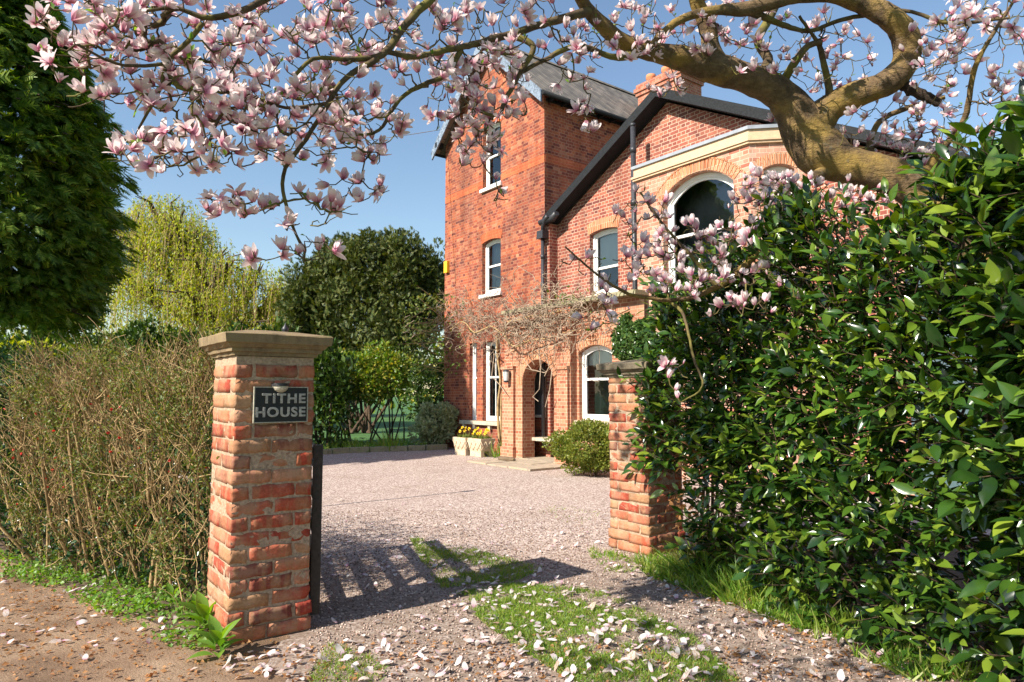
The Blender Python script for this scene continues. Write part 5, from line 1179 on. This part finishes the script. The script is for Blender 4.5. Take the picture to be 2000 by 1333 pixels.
def magnolia():
    base = P(1985, 640, 5.05); base[2] = 0; base[0] += .12
    root = empty('magnolia_tree', tuple(base), 0, label='old magnolia in pink and white bloom with twisting mossy limbs overhead', cat='tree'); o3 = base
    D = dict
    limbs = [  # trunk first; every later limb starts on an earlier one
        [(1905, 462, 5.25, 50), (1855, 412, 5.35, 49), (1800, 372, 5.45, 46), (1745, 346, 5.5, 44), (1690, 331, 5.55, 43), (1640, 318, 5.6, 47), (1598, 292, 5.65, 56), (1572, 255, 5.65, 51), (1550, 215, 5.6, 42), (1515, 178, 5.55, 38), (1465, 155, 5.5, 35), (1400, 135, 5.4, 34), (1335, 115, 5.3, 28), (1270, 100, 5.2, 23), (1215, 82, 5.1, 20), (1178, 50, 5.0, 17), (1145, 15, 4.9, 15), (1115, -40, 4.7, 13), (1060, -110, 4.4, 11)],
        [(1585, 250, 5.62, 40), (1625, 208, 5.55, 33), (1680, 182, 5.45, 31), (1735, 160, 5.35, 30), (1768, 122, 5.3, 29), (1768, 72, 5.25, 29), (1738, 35, 5.2, 27), (1690, 10, 5.2, 24), (1630, -12, 5.15, 21), (1560, -10, 5.1, 19), (1500, 6, 5.1, 18), (1455, 18, 5.1, 17), (1400, 20, 5.05, 11), (1345, 32, 5.0, 9), (1300, 56, 4.95, 8), (1275, 78, 4.9, 5)],
        [(1400, 132, 5.4, 30), (1388, 95, 5.35, 21), (1382, 50, 5.3, 20), (1362, 8, 5.25, 18), (1345, -50, 5.1, 15), (1300, -140, 4.9, 12)],
        [(1532, 155, 5.5, 9), (1552, 122, 5.4, 8), (1578, 90, 5.35, 7), (1606, 84, 5.3, 6)],
        [(1622, 196, 5.52, 8), (1612, 150, 5.45, 7), (1601, 100, 5.35, 6), (1585, 70, 5.3, 4), (1560, 30, 5.2, 3)],
        [(1470, 160, 5.5, 14), (1500, 120, 5.6, 12), (1480, 80, 5.7, 11), (1500, 40, 5.8, 10), (1530, -20, 5.9, 9)],
        # the limbs that arch over to the left
        [(1060, -110, 4.4, 11), (930, -90, 4.1, 12), (860, -20, 3.9, 11), (805, 38, 3.8, 9), (765, 92, 3.7, 8), (738, 114, 3.65, 7), (675, 118, 3.55, 5), (610, 118, 3.45, 4.5), (576, 148, 3.4, 4)],
        [(738, 114, 3.65, 6.5), (675, 150, 3.6, 6), (639, 202, 3.55, 5.5), (607, 256, 3.5, 5), (565, 312, 3.5, 4.5), (550, 360, 3.5, 4), (558, 405, 3.5, 3.5), (572, 450, 3.5, 3), (592, 488, 3.5, 2.5)],
        [(1150, 22, 4.9, 11), (1085, 40, 4.7, 9), (1000, 68, 4.5, 8), (900, 100, 4.2, 7), (812, 121, 3.95, 6), (745, 112, 3.7, 5.5)],
        [(900, 100, 4.2, 6), (868, 150, 4.15, 5.5), (801, 176, 4.05, 5), (765, 212, 4.0, 4.5), (742, 255, 3.95, 3.5), (700, 262, 3.9, 2.5)],
        [(1000, 68, 4.5, 7), (1041, 96, 4.5, 6.5), (1008, 158, 4.5, 6), (983, 208, 4.45, 5), (973, 231, 4.4, 4), (940, 224, 4.35, 3.5), (902, 198, 4.3, 2.5)],
        [(930, -90, 4.1, 11), (760, -120, 3.6, 10), (620, -60, 3.4, 9), (531, 0, 3.25, 8), (477, 32, 3.15, 7), (432, 44, 3.1, 6.5), (396, 44, 3.1, 6), (350, 28, 3.05, 4.5), (300, 32, 3.0, 3.5), (240, 60, 2.9, 2.8)],
        [(396, 45, 3.1, 5.5), (369, 81, 3.1, 5), (324, 124, 3.1, 4.5), (314, 172, 3.12, 4), (288, 218, 3.15, 3.2), (270, 255, 3.2, 2.5)],
        [(324, 124, 3.1, 4), (260, 130, 3.0, 3.4), (200, 120, 2.9, 3), (150, 90, 2.8, 2.5)],
        [(639, 202, 3.55, 4), (560, 210, 3.45, 3.5), (480, 190, 3.35, 3), (430, 240, 3.3, 3), (408, 300, 3.3, 2.5), (370, 330, 3.25, 2)],
        [(1270, 100, 5.2, 12), (1200, 110, 5.0, 7), (1130, 90, 4.8, 6), (1060, 120, 4.6, 5), (1010, 150, 4.5, 4)],
        # low limbs behind and over the laurel
        [(1640, 318, 5.6, 20), (1560, 370, 5.5, 10), (1540, 440, 5.3, 9), (1470, 500, 5.15, 7), (1400, 560, 5.0, 6), (1310, 590, 4.9, 4.5), (1230, 582, 4.85, 3.5), (1160, 545, 4.8, 2.5), (1095, 490, 4.75, 1.8)],
        [(1400, 560, 5.0, 5), (1350, 500, 5.0, 4), (1300, 440, 5.0, 3), (1255, 380, 5.0, 2)],
        [(1310, 590, 4.9, 4), (1335, 620, 4.75, 3.2), (1352, 700, 4.6, 2.8), (1370, 760, 4.55, 2.2), (1330, 790, 4.5, 1.5)],
        [(1745, 345, 5.5, 20), (1700, 300, 5.7, 8), (1720, 240, 5.8, 6), (1780, 210, 5.8, 5), (1850, 190, 5.7, 4)],
        [(1800, 370, 5.45, 20), (1830, 300, 5.3, 8), (1880, 230, 5.1, 6), (1900, 130, 4.9, 5), (1940, 60, 4.8, 4), (1990, -20, 4.7, 3)],
        [(1455, 18, 5.1, 10), (1560, 60, 5.3, 5), (1640, 40, 5.3, 4.5), (1760, 20, 5.2, 4), (1850, 40, 5.1, 4), (1960, 28, 5.0, 3)],
        # crown above and behind the frame
        [(1060, -110, 4.4, 11), (980, -330, 3.9, 10), (900, -600, 3.3, 7), (700, -800, 2.8, 4)],
        [(1300, -140, 4.9, 12), (1350, -380, 4.4, 9), (1500, -640, 3.8, 7), (1500, -900, 3.3, 4)],
        [(760, -120, 3.6, 9), (500, -220, 3.1, 7), (300, -160, 2.8, 5), (120, -60, 2.6, 3.5)],
    ]
    nodes = []; trunk = TB(); lim = TB()
    low = catmull([(*base, .33), (base[0]-.02, base[1]+.03, .7, .28), (base[0]-.05, base[1]+.1, 1.6, .26), (*P(1945, 510, 5.15), .245)] + limb_pts(limbs[0]), .05)
    def knob(r, n): return r*(1 + .04*np.sin(np.arange(n)*.31+1) + .03*np.sin(np.arange(n)*.9) + .02*np.sin(np.arange(n)*2.3+1) + rng.normal(size=n)*.012)
    trunk.add(low[:, :3]-o3, knob(low[:, 3], len(low)), 20)
    nodes.append(low[:, :3][len(low)//3:])
    for l in limbs[1:]:
        c = catmull(limb_pts(l), .04); n = len(c); wob = np.cumsum(rng.normal(size=(n, 3)), 0)*.0025*(c[:, 3:4] < .03); c[:, :3] += wob - wob[0]
        (trunk if c[0, 3] > .06 else lim).add(c[:, :3]-o3, knob(c[:, 3], n), 16 if c[0, 3] > .06 else 7); nodes.append(c[:, :3])
    trunk.build('trunk', M['magnolia_bark'], root)
    st = TB(); c = catmull(limb_pts([(1758, 162, 5.35, 11), (1790, 180, 5.3, 13), (1815, 192, 5.28, 11), (1836, 203, 5.26, 8)]), .02); st.add(c[:, :3]-o3, c[:, 3]*(1+rng.normal(size=len(c))*.16), 9); st.build('broken_stub', M['dead_bark'], root)
    lim.build('limb', M['twig_bark'], root)
    # twigs grow towards scattered points: x, y, rx, ry, near, far, count
    blobs = [(165, 60, 95, 75, 2.8, 3.2, 66), (330, 60, 150, 70, 3.0, 3.4, 75), (250, 150, 150, 80, 3.0, 3.3, 75), (400, 190, 110, 90, 3.0, 3.5, 75), (330, 300, 110, 40, 3.0, 3.4, 42), (470, 250, 90, 70, 3.1, 3.6, 50),
             (560, 110, 150, 100, 3.2, 3.9, 110), (690, 60, 120, 70, 3.5, 4.1, 60), (600, 240, 110, 80, 3.3, 3.9, 85), (715, 240, 70, 60, 3.7, 4.1, 50), (460, 395, 65, 30, 3.2, 3.5, 18), (590, 410, 75, 35, 3.3, 3.6, 26), (490, 500, 20, 15, 3.4, 3.5, 3), (600, 485, 55, 25, 3.4, 3.6, 15), (690, 370, 55, 25, 3.8, 4.0, 14), (735, 315, 30, 20, 3.8, 4.0, 8),
             (820, 90, 80, 80, 3.8, 4.3, 55), (900, 90, 60, 80, 4.1, 4.6, 42), (880, 200, 50, 70, 4.1, 4.5, 36), (970, 180, 60, 90, 4.2, 4.6, 60), (935, 290, 45, 45, 4.3, 4.5, 22), (975, 375, 20, 25, 4.35, 4.5, 5), (1010, 50, 90, 60, 4.2, 4.8, 45),
             (1120, 110, 60, 60, 4.5, 4.9, 26), (1140, 220, 25, 45, 4.7, 4.9, 12), (1200, 60, 90, 60, 4.7, 5.1, 46), (1320, 50, 80, 70, 4.9, 5.4, 40), (1300, 175, 40, 22, 5.0, 5.3, 7), (1470, 70, 110, 75, 5.0, 5.7, 80), (1620, 110, 80, 80, 5.2, 5.8, 60), (1560, 230, 60, 30, 5.6, 5.9, 12),
             (1710, 250, 90, 60, 5.4, 5.9, 50), (1830, 250, 70, 60, 5.1, 5.8, 42), (1900, 110, 110, 90, 4.7, 5.4, 85), (1930, 20, 80, 40, 4.6, 5.1, 30), (1950, 230, 50, 60, 4.9, 5.2, 24), (1820, 110, 60, 70, 5.0, 5.5, 30),
             (1370, 500, 130, 60, 4.8, 5.2, 95), (1490, 400, 70, 60, 5.1, 5.4, 50), (1480, 560, 80, 50, 4.7, 4.9, 22), (1520, 370, 80, 40, 5.2, 5.5, 50), (1640, 385, 100, 35, 5.3, 5.6, 55), (1780, 300, 60, 50, 5.6, 5.9, 30), (1255, 450, 55, 80, 4.8, 5.1, 36), (1330, 540, 90, 50, 4.7, 5.0, 36), (1190, 540, 60, 40, 4.75, 4.9, 13), (1125, 520, 35, 25, 4.75, 4.85, 5), (1185, 615, 50, 35, 4.6, 4.8, 12), (1430, 600, 70, 25, 4.6, 4.9, 12), (1320, 740, 30, 45, 4.45, 4.6, 7),
             (1000, -160, 350, 90, 3.6, 4.8, 110), (1500, -150, 320, 90, 4.4, 5.4, 80), (450, -110, 320, 80, 2.8, 3.4, 70), (1100, -500, 500, 260, 3.0, 4.4, 160), (1500, -700, 500, 250, 3.0, 4.2, 110)]
    A = []
    for (lo_, hi_, m) in (((-3.0, 2.9, 4.25), (-1.5, 4.7, 5.5), 330), ((-3.1, -.3, 3.2), (-1.1, 1.7, 4.5), 260)):
        for _ in range(m):
            q = rng.uniform(lo_, hi_)
            if q[2]-EYE > .68*q[1]+.1: A.append(q)
    stop_ = len(A) + 420
    while len(A) < stop_:        # the part of the crown that shades the gateway from above
        q = np.array([rng.uniform(-2.7, 2.6), rng.uniform(.8, 4.8), rng.uniform(3.3, 5.6)])
        if q[2]-EYE > .68*q[1]+.1 and math.sin(q[0]*2.1)+math.sin(q[1]*2.7+q[2]) > -.7: A.append(q)
    for (x, y, rx, ry, n0, n1, m) in blobs:
        m = int(m*1.5)
        a = rng.uniform(0, 6.283, m); r = np.sqrt(rng.random(m))*1.08; Y = rng.uniform(n0, n1, m)
        A += [P(x+rx*r_*math.cos(a_), y+ry*r_*math.sin(a_), y_) for r_, a_, y_ in zip(r, a, Y)]
    A = np.array(A); N_ = np.concatenate(nodes); par = np.full(len(N_), -1); cost = np.zeros(len(N_))
    nn = len(N_); cap_ = nn + len(A)*14; NP = np.zeros((cap_, 3)); NP[:nn] = N_; PA = np.full(cap_, -1); leaf = []
    best = np.empty(len(A)); bi = np.empty(len(A), int)
    for i in range(0, len(A), 100):
        dd = np.linalg.norm(A[i:i+100, None]-N_[None], axis=2); bi[i:i+100] = dd.argmin(1); best[i:i+100] = dd.min(1)
    alive = np.ones(len(A), bool)
    for _ in range(len(A)):
        k = int(np.where(alive, best, 1e9).argmin()); alive[k] = False; s = NP[bi[k]]; e = A[k]; L_ = best[k]; m = max(2, min(12, int(L_/.045)))
        ts = np.linspace(0, 1, m+1)[1:]; wob = np.cumsum(rng.normal(size=(m, 3)), 0)*.008; wob -= wob[-1]*ts[:, None]
        sag = np.zeros((m, 3)); sag[:, 2] = -.12*L_*np.sin(ts*math.pi)
        new = s + (e-s)*ts[:, None] + wob + sag; ids = np.arange(nn, nn+m); NP[ids] = new; PA[ids] = np.concatenate([[bi[k]], ids[:-1]]); nn += m; leaf.append(ids[-1])
        al = np.where(alive)[0]
        if len(al):
            dd = np.linalg.norm(A[al][:, None]-new[None], axis=2); mi = dd.argmin(1); md = dd.min(1); up = md < best[al]; best[al[up]] = md[up]; bi[al[up]] = ids[mi[up]]
    n0 = len(N_); cnt = np.zeros(nn); kids = [[] for _ in range(nn)]
    for i in range(nn-1, n0-1, -1): cnt[i] += (cnt[i] == 0); cnt[PA[i]] += cnt[i]
    for i in range(n0, nn): kids[PA[i]].append(i)
    tw = TB(); rad = lambda c_: .0021 + .0011*math.sqrt(c_)
    starts = [(p_, c_) for p_ in range(nn) for c_ in kids[p_] if p_ < n0 or c_ != max(kids[p_], key=lambda q: cnt[q])]
    for (p_, c_) in starts:
        ch = [p_, c_]
        while kids[ch[-1]]: ch.append(max(kids[ch[-1]], key=lambda q: cnt[q]))
        pts = NP[ch]; r = np.array([rad(cnt[i]) for i in ch]); r[0] = r[1]; r *= 1 + .22*(rng.random(len(r)) < .25)
        tw.add(pts-o3, r, 4)
    # spurs and bare side twigs
    for k in range(1500):
        i = rng.integers(n0, nn); p = NP[i]; d = rdirs(1, .3)[0]; q = p + d*rng.uniform(.03, .09); tw.add([p-o3, (p+q)/2+rng.normal(size=3)*.006-o3, q-o3], [.003, .0025, .0022], 4)
    tw.build('twig', M['twig_bark'], root)
    # flowers at the tips
    leaf = np.array(leaf); tip = NP[leaf]; tdir = norm(tip - NP[PA[leaf]]); frac = .50
    use = rng.random(len(leaf)) < frac; tip = tip[use]; tdir = tdir[use]
    r_ = tip - np.array([0, 0, EYE]); cy = r_[:, 1]*cP + r_[:, 2]*sP; sx = 1000 + FPX*r_[:, 0]/cy; sy = 666 - FPX*(-r_[:, 1]*sP + r_[:, 2]*cP)/cy
    inf = (sx > 30) & (sx < 1990) & (sy > 0) & (sy < 860)
    kind = rng.choice(len(FT), len(tip), p=[.16, .10, .10, .15, .13, .15, .10, .11])
    size = np.where(kind == 0, rng.uniform(.035, .06, len(tip)), rng.uniform(.050, .088, len(tip)))
    low_ = (sx > 1050) & (sy > 330); kind = np.where(low_ & (kind > 4), 1, kind)
    fdir = norm(tdir*.5 + np.array([0, 0, .75]) + rng.normal(size=tip.shape)*.42)
    order = np.argsort(-np.where(inf, size/cy*(1-.5*(kind == 0)), 0)); pick = order[:100]; rest = order[100:]
    meshes = []
    for (v, f, u) in FT: meshes.append(mesh_np('flower', v, f, u[f.ravel()], smooth=True)); meshes[-1].materials.append(M['flower'])
    for i in pick:
        o = bpy.data.objects.new('flower', meshes[kind[i]]); C.objects.link(o); o.parent = root; o.location = tuple(tip[i]-o3)
        q = Vector(fdir[i]).to_track_quat('Y', 'Z'); o.rotation_mode = 'QUATERNION'; o.rotation_quaternion = q; o.scale = (size[i],)*3
    Vs = []; Fs = []; Us = []; n = 0
    for kd in range(len(FT)):
        m = rest[kind[rest] == kd]
        if len(m) == 0: continue
        v, f, u = FT[kd]; V, Fq, uv = scatter(v, f, tip[m], fdir[m], rdirs(len(m)), size[m], u); Vs.append(V); Fs.append(Fq+n); Us.append(uv); n += len(V)
    link('blossom', mesh_np('blossom', np.concatenate(Vs)-o3, np.concatenate(Fs), np.concatenate(Us), smooth=True), M['flower'], root, kind='stuff')
    print('flowers', len(tip), 'in frame', int(inf.sum()), 'twig nodes', nn)
    # young leaves and furry buds
    m = 800; i = rng.integers(n0, nn, m); V, Fq, _ = scatter(SMALL[0], SMALL[1], NP[i], rdirs(m, .9), rdirs(m), rng.uniform(.02, .045, m)); link('young_leaves', mesh_np('young_leaves', V-o3, Fq), M['cover'], root)
magnolia()

# ================================================================== FALLEN PETALS, GRASS, GROUND COVER
def inpoly(p, poly):
    x, y = p; c = False; n = len(poly)
    for i in range(n):
        x1, y1 = poly[i]; x2, y2 = poly[i-1]
        if (y1 > y) != (y2 > y) and x < (x2-x1)*(y-y1)/(y2-y1)+x1: c = not c
    return c
def sample(poly, n, z=0.0, edge=.3):
    """n ground points spread evenly over the ground inside a photographed outline"""
    W_ = np.array([gp(*p) for p in poly]); lo, hi = W_.min(0), W_.max(0); out = []
    while len(out) < n:
        q = rng.uniform(lo, hi)
        if inpoly(q, W_) : out.append((q[0], q[1], z))
    return np.array(out)
PET = []
for i, (a, b_, w_) in enumerate(((1.2, 1.9, .62), (1.5, 1.3, .5), (1.0, 2.3, .58), (1.7, 1.6, .45), (1.3, .9, .66), (1.45, 2.2, .52))):
    v, f, u = tepal(w_, a, b_, 1.0, 5); v = v.copy(); v[:, 1] -= v[:, 1].mean(); v[:, 2] -= v[:, 2].min(); v[:, 2] = v[:, 2]*1.15; v[:, 2] += .12*np.abs(v[:, 0])*np.sin(9*v[:, 1]+i)+.5*v[:, 0]**2*(1 if i % 2 else -.5)
    me = mesh_np('petal', v, f, u[f.ravel()], smooth=True); me.materials.append(M['petal']); PET.append((v, f, u, me))
areas = [([(640, 1235), (900, 1180), (1100, 1160), (1400, 1180), (1560, 1333), (440, 1333)], 190), ([(850, 1140), (1150, 1140), (1350, 1250), (1500, 1333), (950, 1333)], 260), ([(640, 1030), (860, 1020), (1060, 1080), (1060, 1140), (840, 1210), (620, 1230)], 130), ([(1180, 1090), (1330, 1110), (1560, 1220), (1900, 1330), (1500, 1333), (1250, 1160)], 150),
         ([(0, 1120), (160, 1100), (420, 1230), (480, 1290), (380, 1333), (0, 1260)], 80), ([(640, 1060), (1180, 1040), (1200, 1130), (900, 1180)], 70), ([(440, 1270), (900, 1250), (900, 1333), (440, 1333)], 60)]
PP = np.concatenate([sample(a, n, .022 if i_ == 1 else .012) for i_, (a, n) in enumerate(areas)]); order = np.argsort(np.linalg.norm(PP[:, :2], axis=1)); PP = PP[order]
vis = []
for i, p in enumerate(PP):
    r_ = p - np.array([0, 0, EYE]); cy = r_[1]*cP + r_[2]*sP; x, y = 1000+FPX*r_[0]/cy, 666-FPX*(-r_[1]*sP+r_[2]*cP)/cy
    vis.append(0 < x < 2000 and y < 1330)
PP = PP[np.array(vis)]
for i, p in enumerate(PP[:300]):
    o = bpy.data.objects.new('fallen_petal', PET[i % 6][3]); C.objects.link(o); o.location = tuple(p); s_ = random.uniform(.036, .072); o.scale = (s_*random.uniform(.75, 1.2), s_, s_*random.uniform(.6, 1.6)); o.rotation_euler = (random.gauss(0, .35) + (math.pi if i % 3 == 0 else 0), random.gauss(0, .25), random.uniform(0, 6.28))
    if i % 3 == 0: o.location.z += s_*.25
    tag(o, 'fallen pink and white magnolia petal lying in the gateway', 'petal', 'fallen magnolia petals scattered over the gateway')
rest = PP[300:]; extra = sample([(620, 960), (1180, 1000), (1200, 1100), (620, 1100)], 60, .012); rest = np.concatenate([rest, extra])
Vs = []; Fs = []; Us = []; n = 0
for k in range(6):
    m = rest[k::6]; d = rdirs(len(m)); d[:, 2] *= .15; up = np.array([0, 0, 1.]) + rng.normal(size=(len(m), 3))*.25
    v, f, u = PET[k][:3]; v2 = v[:, [0, 1, 2]]; V, Fq, uv = scatter(v2, f, m, d, up, rng.uniform(.034, .065, len(m)), u); Vs.append(V); Fs.append(Fq+n); Us.append(uv); n += len(V)
link('petal_litter', mesh_np('petal_litter', np.concatenate(Vs), np.concatenate(Fs), np.concatenate(Us), smooth=True), M['petal'], None, kind='stuff')
def grass(name, parts, mat='grass', lean=.9, wide=2.2, thin=-.55):
    Ps = []; Ss = []
    for poly, n, h in parts:
        p = sample(poly, n); k = np.sin(p[:, 0]*5+1)+np.sin(p[:, 1]*7)+np.sin((p[:, 0]+p[:, 1])*13)*.8+np.sin((p[:, 0]-p[:, 1])*23)*.8 + rng.normal(size=len(p))*.8 > thin; p = p[k]; Ps.append(p); Ss.append(rng.uniform(.5, 1.2, len(p))*h)
    p = np.concatenate(Ps); s_ = np.concatenate(Ss); d = rng.normal(size=p.shape)*lean; d[:, 2] = 1
    V, Fq, _ = scatter(BLADE[0]*np.array([wide, 1, 1]), BLADE[1], p, d, rdirs(len(p)), s_); return link(name, mesh_np(name, V, Fq), M[mat], None, kind='stuff')
grass('grass', [([(880, 1160), (1000, 1140), (1180, 1155), (1350, 1240), (1450, 1333), (1120, 1333), (1030, 1280), (960, 1230)], 30000, .036), ([(800, 1050), (930, 1075), (1060, 1110), (1010, 1135), (860, 1150), (820, 1090)], 9000, .04), ([(640, 1255), (760, 1290), (740, 1333), (600, 1333)], 1000, .035), ([(1140, 1062), (1200, 1080), (1280, 1110), (1180, 1125)], 900, .06), ([(1090, 985), (1180, 1000), (1130, 1030), (1050, 1000)], 250, .04)])
grass('verge_grass', [([(1240, 1095), (1340, 1095), (1560, 1180), (1900, 1310), (1900, 1333), (1780, 1330), (1480, 1200), (1260, 1125)], 5500, .11), ([(620, 880), (870, 872), (870, 862), (620, 868)], 1500, .2)], lean=.8, wide=1.7, thin=-.6)
# tufts of narcissus leaves by the right pillar
def tuft(px, py, n, h, label, name='narcissus_tuft', fl=5, spread=.12):
    c = G(px, py); root = empty(name, tuple(c), label=label, cat='plant'); p = np.zeros((n, 3)); p[:, :2] = rng.normal(size=(n, 2))*spread; d = p*3 + rng.normal(size=(n, 3))*.3; d[:, 2] = 1
    V, Fq, _ = scatter(BLADE[0]*np.array([.8, 1, 1.6]), BLADE[1], p, d, rdirs(n), rng.uniform(.6, 1.15, n)*h); link('leaves', mesh_np('leaves', V, Fq), M['grass'], root)
    for k in range(fl):
        q = np.array([*rng.normal(size=2)*spread*1.2, h*rng.uniform(.75, 1.15)]); tb = TB(); tb.add([(q[0]*.7, q[1]*.7, 0), q*.6, q], .0025, 4); tb.build('stem', M['grass'], root)
        mb = MB(); ax = norm(np.array([-.6, -.6, .2])+rng.normal(size=3)*.3); u1 = norm(np.cross(ax, [0, 0, 1.])); u2 = np.cross(ax, u1)
        for i in range(6):
            a = i*math.pi/3; dd = u1*math.cos(a)+u2*math.sin(a); e1_ = u1*math.cos(a+.45)+u2*math.sin(a+.45); e2_ = u1*math.cos(a-.45)+u2*math.sin(a-.45); mb.poly([q, q+e2_*.018, q+dd*.036, q+e1_*.018])
        mb.build('flower', M['white_flower'], root)
tuft(1400, 1120, 520, .30, 'lush tuft of narcissus leaves with pale flowers beside the right pillar', spread=.14)
tuft(1475, 1165, 380, .24, 'second narcissus tuft a step nearer, under the laurel', spread=.13, fl=2)
tuft(1320, 1108, 160, .13, 'low tuft of grassy leaves at the foot of the right pillar', 'grass_tuft', fl=0, spread=.09)
tuft(1640, 1225, 260, .15, 'arching green tuft on the verge below the laurel', 'grass_tuft', fl=0, spread=.12)
tuft(760, 880, 90, .5, 'strappy leaved clump in the far border beside the kerb', 'lily_clump', fl=0, spread=.1)
tuft(690, 882, 90, .35, 'low leafy clump in the far border near the bare trunk', 'lily_clump', fl=0, spread=.16)
tuft(975, 893, 80, .4, 'green bulb leaves between the planters and the porch', 'bulb_leaves', fl=0, spread=.12)
# broad leaved seedlings by the left pillar
def rosette(px, py, n, size, label):
    c = G(px, py); root = empty('foxglove_rosette', tuple(c), label=label, cat='plant', group='leafy rosettes at the foot of the left pillar'); a = np.arange(n)*2.4; el = np.linspace(1.2, .25, n); d = np.stack([np.cos(a)*np.cos(el), np.sin(a)*np.cos(el), np.sin(el)], 1)
    p = np.stack([np.cos(a)*.02, np.sin(a)*.02, np.linspace(.10, .02, n)], 1)
    V, Fq, _ = scatter(LAUREL[0]*np.array([1.1, 1, 1.6]), LAUREL[1], p, d, np.tile([0, 0, 1.], (n, 1)), rng.uniform(.7, 1.1, n)*size); link('leaves', mesh_np('leaves', V, Fq, smooth=True), M['cover'], root)
rosette(400, 1235, 16, .17, 'largest rosette of broad pale green leaves touching the left pillar')
rosette(425, 1285, 13, .15, 'rosette of broad leaves in front of the left pillar base')
rosette(385, 1215, 10, .12, 'smaller leafy rosette just left of the largest one')
rosette(335, 1190, 9, .10, 'small leafy rosette under the quince hedge')
Ps = sample([(0, 1085), (130, 1085), (250, 1115), (385, 1150), (440, 1230), (440, 1275), (330, 1270), (220, 1210), (90, 1150), (0, 1130)], 5200); k = np.sin(Ps[:, 0]*6)+np.sin(Ps[:, 1]*8)+rng.normal(size=len(Ps)) > -.7; Ps = Ps[k]; Ps[:, 2] = rng.uniform(.005, .06, len(Ps))
V, Fq, _ = scatter(SMALL[0]*np.array([1.5, 1, 1]), SMALL[1], Ps, rdirs(len(Ps), .2), np.tile([0, 0, 1.], (len(Ps), 1))+rng.normal(size=(len(Ps), 3))*.4, rng.uniform(.018, .042, len(Ps))); link('ground_cover', mesh_np('ground_cover', V, Fq), M['cover'], None, kind='stuff')
# brown leaf litter
Ps = np.concatenate([sample([(0, 1100), (440, 1240), (600, 1260), (1000, 1240), (1400, 1260), (1900, 1333), (0, 1333)], 1500, .008), sample([(1240, 1100), (1360, 1100), (1900, 1320), (1700, 1333), (1300, 1150)], 700, .01)])
V, Fq, _ = scatter(SMALL[0]*np.array([1.2, 1, 1.5]), SMALL[1], Ps, rdirs(len(Ps))*np.array([1, 1, .2]), np.tile([0, 0, 1.], (len(Ps), 1))+rng.normal(size=(len(Ps), 3))*.4, rng.uniform(.012, .04, len(Ps))); link('leaf_litter', mesh_np('leaf_litter', V, Fq), M['dead_leaf'], None, kind='stuff')
# loose stones give the near gravel a real surface
def pebbles():
    n = 22000; t = rbox_tpl((1, 1, 1)); v = t[0]*1.0; P_ = []
    while len(P_) < n:
        x, y = rng.uniform(-3.2, 3.2), rng.uniform(2.6, 9.0)
        if rng.random() > min(1, (4.2/y)**1.2): continue
        if x < -1.25-rng.exponential(.5) and y < 4.9: continue
        if x < -.28*y-.05 and y < 12: continue
        if abs(x) > .8*y: continue
        P_.append((x, y, 0.0))
    P_ = np.array(P_); V, Fq, _ = scatter(v, t[1], P_, rdirs(n), rdirs(n), rng.uniform(.004, .0105, n), sxy=rng.uniform(.6, 1.3, n))
    m, tt, B, N, L = newmat('pebble'); g_ = N('ShaderNodeNewGeometry'); r = ramp(N, L, g_.outputs['Random Per Island'], [(0, (.10, .07, .055)), (.35, (.26, .17, .13)), (.7, (.38, .27, .21)), (1, (.66, .54, .46))]); L(r.outputs[0], B.inputs['Base Color']); B.inputs['Roughness'].default_value = .8
    link('loose_gravel', mesh_np('loose_gravel', V, Fq), m, None, kind='stuff')
pebbles()
